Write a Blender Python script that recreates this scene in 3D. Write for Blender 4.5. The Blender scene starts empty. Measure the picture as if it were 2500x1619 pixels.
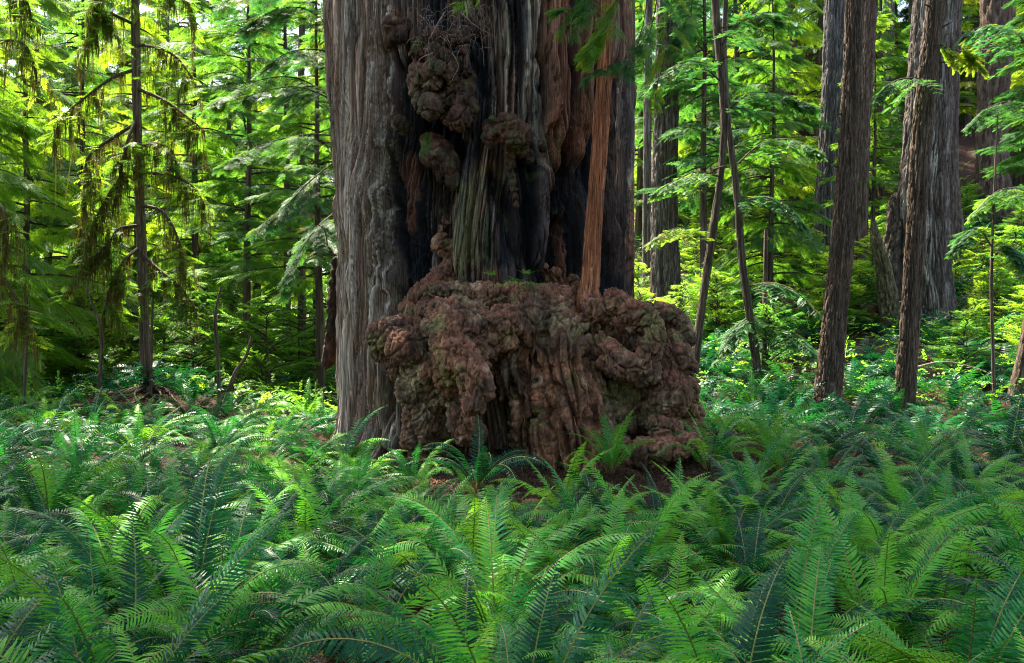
import bpy, bmesh, math, random
import numpy as np
from mathutils import Vector, Matrix, Euler
R = math.radians
rng = np.random.default_rng(7)
random.seed(7)
scene = bpy.context.scene
COL = scene.collection

# ------------------------------------------------------------------ camera, light, exposure
F = 2165.0; UC, VH = 1250.0, 840.0; CZ = 1.8          # focal length and horizon in photo pixels, eye height
cam = bpy.data.cameras.new('camera'); co = bpy.data.objects.new('camera', cam); COL.objects.link(co)
co.location = (0, 0, CZ); co.rotation_euler = (R(90), 0, 0)
cam.sensor_width = 36; cam.lens = 36*F/2500; cam.shift_y = (VH-809.5)/2500; cam.clip_end = 2000; cam.clip_start = .05
scene.camera = co
SUN_EL, SUN_AZ = 60, -38            # azimuth measured from +Y (ahead of the camera) towards +X
w = bpy.data.worlds.new('World'); scene.world = w; w.use_nodes = True
nt = w.node_tree
sky = nt.nodes.new('ShaderNodeTexSky'); sky.sky_type = 'NISHITA'; sky.sun_disc = False
sky.sun_elevation = R(SUN_EL); sky.sun_rotation = R(SUN_AZ); sky.air_density = 1.0; sky.dust_density = 2.5; sky.ozone_density = .6
bg = nt.nodes['Background']; bg.inputs['Strength'].default_value = .15
nt.links.new(sky.outputs[0], bg.inputs[0])
sl = bpy.data.lights.new('sun', 'SUN'); sl.energy = 4.6; sl.angle = R(.5); sl.color = (1, .95, .84)
so = bpy.data.objects.new('sun', sl); COL.objects.link(so)
sdir = Vector((math.sin(R(SUN_AZ))*math.cos(R(SUN_EL)), math.cos(R(SUN_AZ))*math.cos(R(SUN_EL)), math.sin(R(SUN_EL))))
so.rotation_euler = sdir.to_track_quat('Z', 'Y').to_euler(); so.location = sdir*60
scene.view_settings.view_transform = 'Standard'; scene.view_settings.look = 'None'
scene.view_settings.exposure = 2.65; scene.view_settings.gamma = 1
scene.view_settings.use_white_balance = True; scene.view_settings.white_balance_temperature = 7000; scene.view_settings.white_balance_tint = 6
cy = scene.cycles
cy.max_bounces = 6; cy.diffuse_bounces = 4; cy.glossy_bounces = 2; cy.transmission_bounces = 4; cy.transparent_max_bounces = 4
cy.caustics_reflective = False; cy.caustics_refractive = False; cy.sample_clamp_indirect = 4
cy.use_adaptive_sampling = True; cy.adaptive_threshold = .01; cy.use_denoising = True; cy.denoising_prefilter = 'NONE'; cy.filter_width = 1.1

# ------------------------------------------------------------------ numpy noise
def _h(ix, iy, iz, s):
    n = (ix.astype(np.int64)*374761393 + iy.astype(np.int64)*668265263 + iz.astype(np.int64)*2147483647 + s*1274126177) & 0xffffffff
    n = ((n ^ (n >> 13))*1274126177) & 0xffffffff
    n = ((n ^ (n >> 16))*2246822519) & 0xffffffff
    return ((n ^ (n >> 15)) & 0xffffff)/float(0xffffff)
def vn(x, y, z=None, s=0):
    x = np.asarray(x, float); y = np.asarray(y, float); z = np.zeros_like(x) if z is None else np.asarray(z, float)
    ix, iy, iz = np.floor(x), np.floor(y), np.floor(z)
    fx, fy, fz = x-ix, y-iy, z-iz
    fx = fx*fx*fx*(fx*(fx*6-15)+10); fy = fy*fy*fy*(fy*(fy*6-15)+10); fz = fz*fz*fz*(fz*(fz*6-15)+10)
    r = 0
    for a in (0, 1):
        wa = fx if a else 1-fx
        for b in (0, 1):
            wb = fy if b else 1-fy
            for c in (0, 1):
                wc = fz if c else 1-fz
                r = r + wa*wb*wc*_h(ix+a, iy+b, iz+c, s)
    return r*2-1
def fbm(x, y, z=None, o=4, s=0):
    r, a = 0, 1.0; z = np.zeros_like(x) if z is None else z
    t = 0
    for k in range(o):
        r = r+a*vn(x*2**k+k*7.1, y*2**k+k*3.3, z*2**k, s+k); t += a; a *= .5
    return r/t
def wor(x, y, z=None, s=0):
    """Worley noise: F1, F2 and the cell's own random value."""
    three = z is not None
    z = np.zeros_like(x) if z is None else z
    ix, iy, iz = np.floor(x), np.floor(y), np.floor(z)
    f1 = np.full(np.shape(x), 9.); f2 = f1.copy(); cid = np.zeros(np.shape(x))
    for a in (-1, 0, 1):
        for b in (-1, 0, 1):
            for c in ((-1, 0, 1) if three else (0,)):
                jx, jy, jz = ix+a, iy+b, iz+c
                d = (jx+_h(jx, jy, jz, s)-x)**2+(jy+_h(jx, jy, jz, s+11)-y)**2
                if three: d = d+(jz+_h(jx, jy, jz, s+23)-z)**2
                d = np.sqrt(d)
                near = d < f1
                f2 = np.where(near, f1, np.minimum(f2, d))
                cid = np.where(near, _h(jx, jy, jz, s+37), cid)
                f1 = np.where(near, d, f1)
    return f1, f2, cid
def sst(a, b, x):
    t = np.clip((x-a)/(b-a), 0, 1); return t*t*(3-2*t)
def mix(a, b, t):
    t = np.asarray(t)[..., None]; return a*(1-t)+b*t

# ------------------------------------------------------------------ mesh helpers
def mesh(name, V, Fc, mat=None, smooth=False, tint=None, col=None):
    """V (n,3); Fc (m,3|4) int array."""
    V = np.ascontiguousarray(V, dtype=np.float32).reshape(-1, 3); Fc = np.ascontiguousarray(Fc, dtype=np.int32)
    k = Fc.shape[1]; m = bpy.data.meshes.new(name)
    m.vertices.add(len(V)); m.vertices.foreach_set('co', V.ravel())
    m.loops.add(Fc.size); m.loops.foreach_set('vertex_index', Fc.ravel())
    m.polygons.add(len(Fc)); m.polygons.foreach_set('loop_start', np.arange(len(Fc), dtype=np.int32)*k)
    m.polygons.foreach_set('loop_total', np.full(len(Fc), k, dtype=np.int32))
    m.polygons.foreach_set('use_smooth', np.full(len(Fc), smooth))
    if tint is not None:
        a = m.attributes.new('tint', 'FLOAT', 'FACE'); a.data.foreach_set('value', np.ascontiguousarray(tint, dtype=np.float32))
    if col is not None:
        a = m.attributes.new('col', 'FLOAT_COLOR', 'POINT')
        c4 = np.ones((len(V), 4), np.float32); c4[:, :3] = col; a.data.foreach_set('color', c4.ravel())
    m.update(calc_edges=True)
    if mat: m.materials.append(mat)
    return m
def quads(name, Q, mat, tint=None):
    """Q (n,4,3) separate quads."""
    Q = Q.reshape(-1, 4, 3)
    return mesh(name, Q.reshape(-1, 3), np.arange(len(Q)*4).reshape(-1, 4), mat, tint=tint)
def obj(name, me, parent=None, loc=(0, 0, 0), rot=(0, 0, 0), sc=1, label=None, cat=None, group=None, kind=None):
    o = bpy.data.objects.new(name, me); COL.objects.link(o)
    o.parent = parent; o.location = loc; o.rotation_euler = rot
    o.scale = (sc,)*3 if not hasattr(sc, '__len__') else sc
    for k, v in (('label', label), ('category', cat), ('group', group), ('kind', kind)):
        if v: o[k] = v
    return o
def grid_faces(nr, nc, wrap):
    r = np.arange(nr-1)[:, None]; c = np.arange(nc if wrap else nc-1)[None, :]; c2 = (c+1) % nc
    return np.stack([r*nc+c, r*nc+c2, (r+1)*nc+c2, (r+1)*nc+c], -1).reshape(-1, 4)
def P(u, v, Y): return np.array([(u-UC)/F*Y, Y, CZ-(v-VH)/F*Y])
def interp(pts, n):
    """smooth polyline through pts (k,d) -> (n,d)"""
    pts = np.asarray(pts, float); k = len(pts)
    t = np.linspace(0, k-1, n); i = np.clip(t.astype(int), 0, k-2); f = (t-i)[:, None]
    p = np.vstack([2*pts[0]-pts[1], pts, 2*pts[-1]-pts[-2]])
    a, b, c, d = p[i], p[i+1], p[i+2], p[i+3]
    return .5*((2*b)+(-a+c)*f+(2*a-5*b+4*c-d)*f*f+(-a+3*b-3*c+d)*f**3)
def tube(path, rad, nc=8):
    """(V,F) of a swept tube; path (n,3), rad (n,)"""
    path = np.asarray(path, float); n = len(path); rad = np.broadcast_to(rad, (n,))
    T = np.gradient(path, axis=0); T /= np.linalg.norm(T, axis=1)[:, None]+1e-9
    up = np.where(np.abs(T[:, 2:3]) > .9, np.array([[1., 0, 0]]), np.array([[0, 0, 1.]]))
    if np.mean(np.abs(T[:, 2])) > .5: up = np.tile([[0, 1., 0]], (n, 1))
    A = np.cross(T, up); A /= np.linalg.norm(A, axis=1)[:, None]+1e-9; B = np.cross(A, T)
    th = np.linspace(0, 2*np.pi, nc, endpoint=False)
    V = path[:, None]+rad[:, None, None]*(np.cos(th)[None, :, None]*A[:, None]+np.sin(th)[None, :, None]*B[:, None])
    return V.reshape(-1, 3), grid_faces(n, nc, True)
def join(parts):
    Vs, Fs, o = [], [], 0
    for V, Fc in parts:
        Vs.append(V); Fs.append(Fc+o); o += len(V)
    return np.vstack(Vs), np.vstack(Fs)

# ------------------------------------------------------------------ materials
def newmat(name):
    m = bpy.data.materials.new(name); m.use_nodes = True
    n = m.node_tree; n.nodes.clear(); return m, n
def leafmat(name, dark, light, trans, tmix=.5, rough=.45, spec=.4, rand='tint', glow=1.0):
    """two-sided leaf: Principled front plus translucent back light; dark..light picked per leaf or per plant"""
    m, n = newmat(name); N = n.nodes; L = n.links
    out = N.new('ShaderNodeOutputMaterial'); p = N.new('ShaderNodeBsdfPrincipled'); t = N.new('ShaderNodeBsdfTranslucent'); mx = N.new('ShaderNodeMixShader')
    a = N.new('ShaderNodeAttribute'); a.attribute_name = 'tint'; oi = N.new('ShaderNodeObjectInfo')
    ad = N.new('ShaderNodeMath'); ad.operation = 'MULTIPLY_ADD'; ad.inputs[1].default_value = .7 if rand == 'both' else (0 if rand == 'tint' else 1)
    L.new(oi.outputs['Random'], ad.inputs[0]); sc_ = N.new('ShaderNodeMath'); sc_.operation = 'MULTIPLY'; sc_.inputs[1].default_value = {'both': .4, 'tint': 1, 'object': 0}[rand]
    L.new(a.outputs['Fac'], sc_.inputs[0]); L.new(sc_.outputs[0], ad.inputs[2])
    def ramp(cols):
        r = N.new('ShaderNodeValToRGB'); e = r.color_ramp.elements
        while len(e) < len(cols): e.new(.5)
        for i, (pos, c) in enumerate(cols): e[i].position = pos; e[i].color = (*c, 1)
        L.new(ad.outputs[0], r.inputs[0]); return r
    k = len(dark); r1 = ramp(dark); r2 = ramp(trans)
    L.new(r1.outputs[0], p.inputs['Base Color']); L.new(r2.outputs[0], t.inputs['Color'])
    p.inputs['Roughness'].default_value = rough; p.inputs['Specular IOR Level'].default_value = spec
    mx.inputs[0].default_value = tmix
    L.new(p.outputs[0], mx.inputs[1]); L.new(t.outputs[0], mx.inputs[2]); L.new(mx.outputs[0], out.inputs[0]); return m
def barkmat(name, base=None, scale=(18, 18, 1.6), bump=.6, dist=.03, var=.5, rough=.9, col2=None, bscale=None):
    """bark: colour from the mesh's own colour attribute or two streaked tones, fine noise and fibre bump"""
    m, n = newmat(name); N = n.nodes; L = n.links
    out = N.new('ShaderNodeOutputMaterial'); p = N.new('ShaderNodeBsdfPrincipled'); p.inputs['Roughness'].default_value = rough; p.inputs['Specular IOR Level'].default_value = .25
    tc = N.new('ShaderNodeTexCoord'); mp = N.new('ShaderNodeMapping'); mp.inputs['Scale'].default_value = scale; L.new(tc.outputs['Object'], mp.inputs[0])
    nz = N.new('ShaderNodeTexNoise'); nz.inputs['Scale'].default_value = 1; nz.inputs['Detail'].default_value = 3.5; nz.inputs['Roughness'].default_value = .6; L.new(mp.outputs[0], nz.inputs['Vector'])
    if base is None:
        a = N.new('ShaderNodeAttribute'); a.attribute_name = 'col'
        mr = N.new('ShaderNodeMapRange'); mr.inputs[1].default_value = .3; mr.inputs[2].default_value = .7; mr.inputs[3].default_value = 1-var; mr.inputs[4].default_value = 1+var
        L.new(nz.outputs[0], mr.inputs[0]); vm = N.new('ShaderNodeVectorMath'); vm.operation = 'SCALE'
        L.new(a.outputs['Color'], vm.inputs[0]); L.new(mr.outputs[0], vm.inputs['Scale']); L.new(vm.outputs[0], p.inputs['Base Color'])
    else:
        r = N.new('ShaderNodeValToRGB'); e = r.color_ramp.elements; e[0].position = .35; e[0].color = (*base, 1); e[1].position = .68; e[1].color = (*(col2 or [c*2 for c in base]), 1)
        L.new(nz.outputs[0], r.inputs[0]); L.new(r.outputs[0], p.inputs['Base Color'])
    bs = bscale or tuple(s*2.2 for s in scale)
    m2 = N.new('ShaderNodeMapping'); m2.inputs['Scale'].default_value = bs; L.new(tc.outputs['Object'], m2.inputs[0])
    n2 = N.new('ShaderNodeTexNoise'); n2.inputs['Scale'].default_value = 1; n2.inputs['Detail'].default_value = 3; n2.inputs['Roughness'].default_value = .55; L.new(m2.outputs[0], n2.inputs['Vector'])
    b = N.new('ShaderNodeBump'); b.inputs['Strength'].default_value = bump; b.inputs['Distance'].default_value = dist
    L.new(n2.outputs[0], b.inputs['Height']); L.new(b.outputs[0], p.inputs['Normal']); L.new(p.outputs[0], out.inputs[0]); return m

M_giant = barkmat('redwood bark', scale=(52, 52, 1.1), bump=1, dist=.035, var=.75, bscale=(85, 85, 1.5))
M_burl = barkmat('burl bark', scale=(22, 22, 9), bump=.6, dist=.022, var=.45, bscale=(45, 45, 16))
M_trunk = barkmat('trunk bark', scale=(42, 42, 1.1), bump=1, dist=.035, var=.7, bscale=(80, 80, 1.8))
M_twig = barkmat('twig bark', base=(.030, .021, .014), col2=(.085, .062, .04), scale=(30, 30, 30), bump=.3)
M_rachis = barkmat('frond stalk', base=(.10, .11, .02), col2=(.22, .17, .05), scale=(20, 20, 20), bump=.1, rough=.6)
M_root = barkmat('root', base=(.10, .06, .045), col2=(.3, .22, .18), scale=(30, 30, 30), bump=.2)
G = lambda *c: c
M_fern = leafmat('sword fern', [(0, G(.0015, .018, .012)), (.38, G(.0025, .040, .020)), (.6, G(.009, .115, .032)), (.9, G(.085, .27, .02))], None,
                 [(0, G(.005, .06, .02)), (.4, G(.015, .16, .03)), (.65, G(.07, .38, .04)), (.9, G(.24, .52, .03))], tmix=.24, rough=.40, spec=.14, rand='both')
M_fern2 = leafmat('young sword fern', [(0, G(.02, .17, .035)), (.6, G(.07, .27, .03)), (1, G(.16, .34, .02))], None, [(0, G(.08, .4, .04)), (.6, G(.2, .55, .04)), (1, G(.36, .62, .03))], tmix=.4, rough=.45, spec=.22, rand='both')
M_dead = leafmat('dead frond', [(0, G(.04, .019, .012)), (.5, G(.095, .045, .024)), (1, G(.18, .10, .05))], None, [(0, G(.12, .05, .02)), (.5, G(.2, .08, .03)), (1, G(.25, .13, .05))], tmix=.3, rough=.8, spec=.2)
M_hem = leafmat('hemlock needles', [(0, G(.014, .045, .014)), (.5, G(.045, .12, .022)), (1, G(.12, .22, .022))], None, [(0, G(.03, .13, .02)), (.45, G(.19, .42, .025)), (.8, G(.34, .56, .03)), (1, G(.5, .62, .03))], tmix=.5, rough=.55, spec=.18, rand='both')
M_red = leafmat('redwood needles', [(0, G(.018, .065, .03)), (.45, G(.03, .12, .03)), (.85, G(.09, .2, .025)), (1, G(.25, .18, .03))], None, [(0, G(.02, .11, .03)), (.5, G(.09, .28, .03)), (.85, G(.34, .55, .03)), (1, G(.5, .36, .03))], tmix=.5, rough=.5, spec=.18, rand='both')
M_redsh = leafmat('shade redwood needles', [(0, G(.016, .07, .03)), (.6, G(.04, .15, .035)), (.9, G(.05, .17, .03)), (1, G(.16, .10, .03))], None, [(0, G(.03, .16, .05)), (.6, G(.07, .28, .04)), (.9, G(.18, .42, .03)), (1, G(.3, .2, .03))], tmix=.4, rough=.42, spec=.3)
M_broad = leafmat('broad leaves', [(0, G(.04, .13, .02)), (.5, G(.08, .2, .02)), (1, G(.16, .27, .02))], None, [(0, G(.05, .22, .03)), (.5, G(.22, .48, .03)), (1, G(.52, .66, .03))], tmix=.58, rough=.45, rand='both')
M_moss = leafmat('hanging moss', [(0, G(.06, .045, .016)), (.6, G(.12, .10, .028)), (1, G(.19, .19, .04))], None, [(0, G(.10, .07, .02)), (.6, G(.2, .17, .03)), (1, G(.3, .3, .04))], tmix=.3, rough=.9, spec=.1)

# ------------------------------------------------------------------ ground
def hgt(x, y):
    x = np.asarray(x, float); y = np.asarray(y, float)
    rt = sst(-.02, .22, x/np.maximum(y, 1))
    d = np.maximum(y-17, 0)
    right = .17*d+.0055*np.minimum(d, 60)**2
    left = .035*np.maximum(y-20, 0)
    h = right*rt+left*(1-rt)
    h = h+.68*np.exp(-(((x+8.4)/2.6)**2+((y-20.6)/1.6)**2))
    h = h+.42*np.exp(-(((x-2.0)/2.3)**2+((y-14.2)/1.9)**2))+.22*np.exp(-(((x-.6)/3.2)**2+((y-12.6)/2.0)**2))
    h = h+.06*vn(x*.6, y*.6, s=5)+.03*vn(x*1.9, y*1.9, s=6)
    return h
def axis_pts(lo, hi, dense_lo, dense_hi, step):
    a = list(np.arange(dense_lo, dense_hi, step)); s = step; x = dense_hi
    while x < hi: a.append(x); s *= 1.18; x += s
    s = step; x = dense_lo
    while x > lo: s *= 1.18; x -= s; a.insert(0, x)
    return np.array(a)
gx = axis_pts(-400, 400, -14, 16, .11); gy = axis_pts(-200, 600, 1, 32, .11)
GX, GY = np.meshgrid(gx, gy); GH = hgt(GX, GY)+.025*fbm(GX*5, GY*5, o=3, s=2)
def groundmat():
    m, n = newmat('forest floor'); N = n.nodes; L = n.links
    out = N.new('ShaderNodeOutputMaterial'); p = N.new('ShaderNodeBsdfPrincipled'); p.inputs['Roughness'].default_value = .95; p.inputs['Specular IOR Level'].default_value = .1
    tc = N.new('ShaderNodeTexCoord'); a = N.new('ShaderNodeTexNoise'); a.inputs['Scale'].default_value = 14; a.inputs['Detail'].default_value = 9; a.inputs['Roughness'].default_value = .75
    L.new(tc.outputs['Object'], a.inputs['Vector']); r = N.new('ShaderNodeValToRGB'); e = r.color_ramp.elements
    e[0].position = .3; e[0].color = (.018, .009, .007, 1); e[1].position = .78; e[1].color = (.10, .048, .034, 1); q = e.new(.52); q.color = (.042, .020, .014, 1)
    L.new(a.outputs[0], r.inputs[0]); L.new(r.outputs[0], p.inputs['Base Color'])
    b = N.new('ShaderNodeBump'); b.inputs['Strength'].default_value = 1; b.inputs['Distance'].default_value = .05; v = N.new('ShaderNodeTexNoise'); v.inputs['Scale'].default_value = 45; v.inputs['Detail'].default_value = 6
    L.new(tc.outputs['Object'], v.inputs['Vector']); L.new(v.outputs[0], b.inputs['Height']); L.new(b.outputs[0], p.inputs['Normal']); L.new(p.outputs[0], out.inputs[0]); return m
M_ground = groundmat()
obj('ground', mesh('ground', np.stack([GX, GY, GH], -1), grid_faces(len(gy), len(gx), False), M_ground, smooth=True), kind='structure')

# ------------------------------------------------------------------ the giant redwood
C_grey = np.array([.150, .098, .070]); C_pale = np.array([.31, .25, .205]); C_brown = np.array([.078, .042, .029]); C_redb = np.array([.20, .072, .038])
C_char = np.array([.007, .007, .010]); C_green = np.array([.095, .098, .042]); C_moss = np.array([.06, .11, .015]); C_orange = np.array([.34, .115, .045])
GY0 = 15.0
def giant_axis(z):
    t = np.clip((z-.7)/6.9, -.2, 5); return -.33-.20*t*.9, 2.42+.17*np.clip(t, -.2, 1)-.02*np.maximum(z-8, 0)
def band(U, V, pts, soft=.25):
    """bump 0..1 along a polyline pts [(v,u,halfwidth)], U,V photo pixels"""
    pts = np.array(pts, float); c = np.interp(V, pts[:, 0], pts[:, 1]); hw = np.interp(V, pts[:, 0], pts[:, 2])
    d = np.abs(U-c)/np.maximum(hw, 1); m = 1-sst(1-soft, 1+soft, d)
    e = sst(pts[0, 0]-25, pts[0, 0]+15, V)*(1-sst(pts[-1, 0]-15, pts[-1, 0]+25, V))
    return m*e, np.sqrt(np.clip(1-(d/(1+soft))**2, 0, 1))*e
# columns and flutes of the trunk: (polyline, height in m, colour key, colour strength)
RIBS = [
 ([(-900, 850, 60), (0, 850, 55), (300, 868, 52), (600, 880, 52), (900, 885, 60), (1100, 905, 75)], .30, 'grey', .9),
 ([(-900, 925, 25), (0, 930, 22), (250, 930, 20), (500, 925, 16), (800, 950, 20), (1090, 975, 28)], .22, 'grey', .7),
 ([(380, 975, 14), (470, 985, 18), (560, 975, 14)], .08, 'red', .5),
 ([(430, 1135, 25), (470, 1133, 24), (660, 1140, 27)], .13, 'green', 1),
 ([(360, 1160, 10), (450, 1172, 15), (640, 1188, 18)], .05, 'green', .45),
 ([(120, 1205, 10), (330, 1195, 9)], .12, 'pale', .8),
 ([(-900, 1245, 14), (0, 1240, 13), (130, 1235, 8)], .2, 'green', .5),
 ([(-900, 1290, 18), (0, 1296, 17), (200, 1300, 14), (420, 1330, 14), (640, 1325, 11)], .2, 'grey', .4),
 ([(150, 1262, 10), (300, 1250, 9), (430, 1240, 8), (640, 1262, 9)], .13, 'red', .35),
 ([(360, 1235, 8), (420, 1245, 9), (520, 1262, 8), (640, 1280, 9)], .16, 'red', .8),
 ([(-900, 1368, 26), (0, 1355, 23), (150, 1360, 21), (330, 1358, 20), (395, 1350, 10)], .34, 'red', 1),
 ([(-900, 1318, 12), (0, 1322, 11), (200, 1338, 9), (330, 1342, 8)], .24, 'red', .5),
 ([(-900, 1425, 22), (0, 1420, 19), (200, 1418, 18), (410, 1412, 14)], .27, 'red', .95),
 ([(430, 1330, 10), (560, 1322, 10), (650, 1318, 8)], .2, 'red', .6),
 ([(440, 1405, 9), (540, 1398, 11), (700, 1392, 8)], .15, 'red', .6),
 ([(-900, 1515, 15), (0, 1500, 13), (400, 1510, 13), (720, 1520, 12)], .2, 'brown', .6),
 ([(-900, 1460, 14), (0, 1458, 13), (190, 1455, 12)], .2, 'red', .8),
 ([(500, 1210, 10), (600, 1214, 12), (660, 1210, 10)], .12, 'grey', .5),
]
CHAR = [([(120, 990, 45), (250, 985, 42), (500, 975, 40), (640, 985, 50), (760, 1000, 40)], .22, .93),
 ([(260, 1050, 40), (330, 1075, 60), (380, 1090, 45)], .34, 1), ([(60, 1150, 30), (160, 1180, 22), (240, 1185, 12)], .25, .9),
 ([(330, 1385, 36), (450, 1378, 34), (560, 1365, 45), (680, 1360, 55)], .24, .97), ([(420, 1060, 40), (520, 1050, 55), (640, 1030, 50)], .12, .82),
 ([(430, 1215, 30), (540, 1235, 26), (650, 1240, 40)], .12, .75), ([(330, 1500, 22), (520, 1500, 30), (740, 1510, 28)], .15, .9),
 ([(200, 1320, 12), (500, 1300, 14), (660, 1290, 20)], .08, .7), ([(-50, 885, 8), (120, 880, 7)], .06, .8), ([(80, 1398, 8), (420, 1392, 12), (700, 1405, 36)], .16, .99), ([(150, 1305, 7), (640, 1292, 22)], .10, .97), ([(430, 1200, 7), (660, 1196, 20)], .10, .97), ([(40, 1450, 6), (420, 1440, 10), (720, 1475, 34)], .12, .99), ([(200, 1500, 10), (500, 1520, 16), (740, 1525, 30)], .08, .97), ([(420, 930, 12), (700, 955, 22)], .08, .97), ([(560, 1050, 40), (700, 990, 50)], .05, .95), ([(-60, 1150, 90), (40, 1120, 80), (110, 1110, 50)], .10, .35)]
def giant_trunk():
    th = np.concatenate([np.linspace(-R(104), R(104), 1040), np.linspace(R(104), R(256), 60)[1:-1]])
    zz = np.concatenate([np.linspace(-.4, 8.0, 520), np.linspace(8.0, 40, 60)[1:]])
    TH, Z = np.meshgrid(th, zz)
    cx, r = giant_axis(Z)
    cxs = cx
    x = cxs+r*np.sin(TH); y = GY0-r*np.cos(TH)
    U = UC+x/y*F; V = VH-(Z-CZ)/y*F
    front = sst(-.25, .1, np.cos(TH))
    U = np.where(np.cos(TH) < -.1, -999, U)
    left = 1-sst(915, 975, U)
    S = TH*2.5
    wp = .21*vn(S*1.1, Z*.35, s=3)+.05*vn(S*3.5, Z*.8, s=4)+.012*vn(S*9, Z*1.8, s=9)
    S1 = S+wp-.09*left*Z
    f1, f2, c1 = wor(S1/.34, Z/3.8+vn(S*2, Z*.3)*.4, s=1); big = sst(.0, .25, f2-f1)
    f1, f2, c2 = wor(S1/.105+3, Z/2.6, s=2); med = sst(.0, .24, f2-f1); cr2 = 1-sst(0, .07, f2-f1)
    S2 = S1+.008*vn(S*24, Z*2.5, s=14)
    f1, f2, c3 = wor(S2/.046, Z/2.0, s=8); fin = sst(.0, .32, f2-f1)
    fib = fbm(S2*26, Z*1.1, o=2, s=21)
    H = .11*big+.12*(c1-.5)*(1-.4*left)+.055*med+.06*(c2-.5)+.026*fin+.026*(c3-.5)+.03*fib
    crk = 1-sst(0, .13, f2-f1); H = H-.03*crk-.06*cr2
    H = H*(1-.25*left)
    frag = fbm(S*4, Z*4, o=4, s=31)
    U = U+7*vn(S*6, Z*2.5, s=41)+3*vn(S*17, Z*7, s=42)
    V = V+34*vn(S*9, Z*1.2, s=43)
    # colour
    k = vn(S1*9, Z*.5, s=51); k2 = fbm(S1*17, Z*.7, o=2, s=52)
    C = mix(np.broadcast_to(C_brown, (*S.shape, 3)), C_grey, sst(.1, .7, c2*.6+.3+.4*k2)*.55)
    C = mix(C, C_redb, sst(.45, .9, c1)*.55*sst(-.3, .3, frag)*(1-left*.6))
    C = mix(C, C_pale, sst(.66, .9, c3*.7+.35*k2+.12)*.55)
    keys = {'grey': C_grey, 'red': C_redb*1.15, 'green': C_green, 'pale': C_pale*np.array([.8, .85, .7]), 'brown': C_brown}
    for pts, dep, cs in CHAR:
        m, d = band(U, V, pts, .45); H = H-dep*m*(.7+.5*frag); C = mix(C, C_char, np.clip(m*cs*sst(-.62, .0, frag+.35*c2+cs-.75), 0, 1))
    for pts, hh, key, cs in RIBS:
        m, d = band(U, V, pts, .22); H = H+hh*d*.85
        C = mix(C, keys[key]*1.0, m*cs*.85*(.75+.25*k2))
        if key == 'grey' : C = mix(C, C_pale, m*sst(.5, .75, c3*.6+.5*k2+.25)*.6)
    cen = sst(955, 1010, U)*(1-.25*sst(1500, 1540, U)); C = mix(C, C_char*1.6, cen*.85*sst(-.05, .28, vn(S1*4.5, Z*.55, s=66)+.35*(c2-.5)-.12*(V < 60)))
    C = mix(C, C_green, sst(.35, .7, frag+.25*vn(S*1.3, Z*1.1, s=61))*.5*(1-left))
    C = C*(1+.55*fib)[..., None]*(.80+.40*c2)[..., None]*(.85+.3*c3)[..., None]
    r2 = r-.27+H*front+(1-front)*H*.5+.25*np.exp(-np.maximum(Z, 0)/.45)*(.6+.5*big)
    X = cxs+r2*np.sin(TH); Y = GY0-r2*np.cos(TH)
    C = C*(1+.35*(C.max(-1, keepdims=True) > .03))
    return mesh('trunk', np.stack([X, Y, Z], -1), grid_faces(len(zz), len(th), True), M_giant, smooth=True, col=np.clip(C, .004, 1).reshape(-1, 3))
giant = obj('giant_redwood', None, label='enormous burl footed redwood trunk with charred grooves rising from the ferns', cat='tree')
obj('trunk', giant_trunk(), giant)

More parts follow.
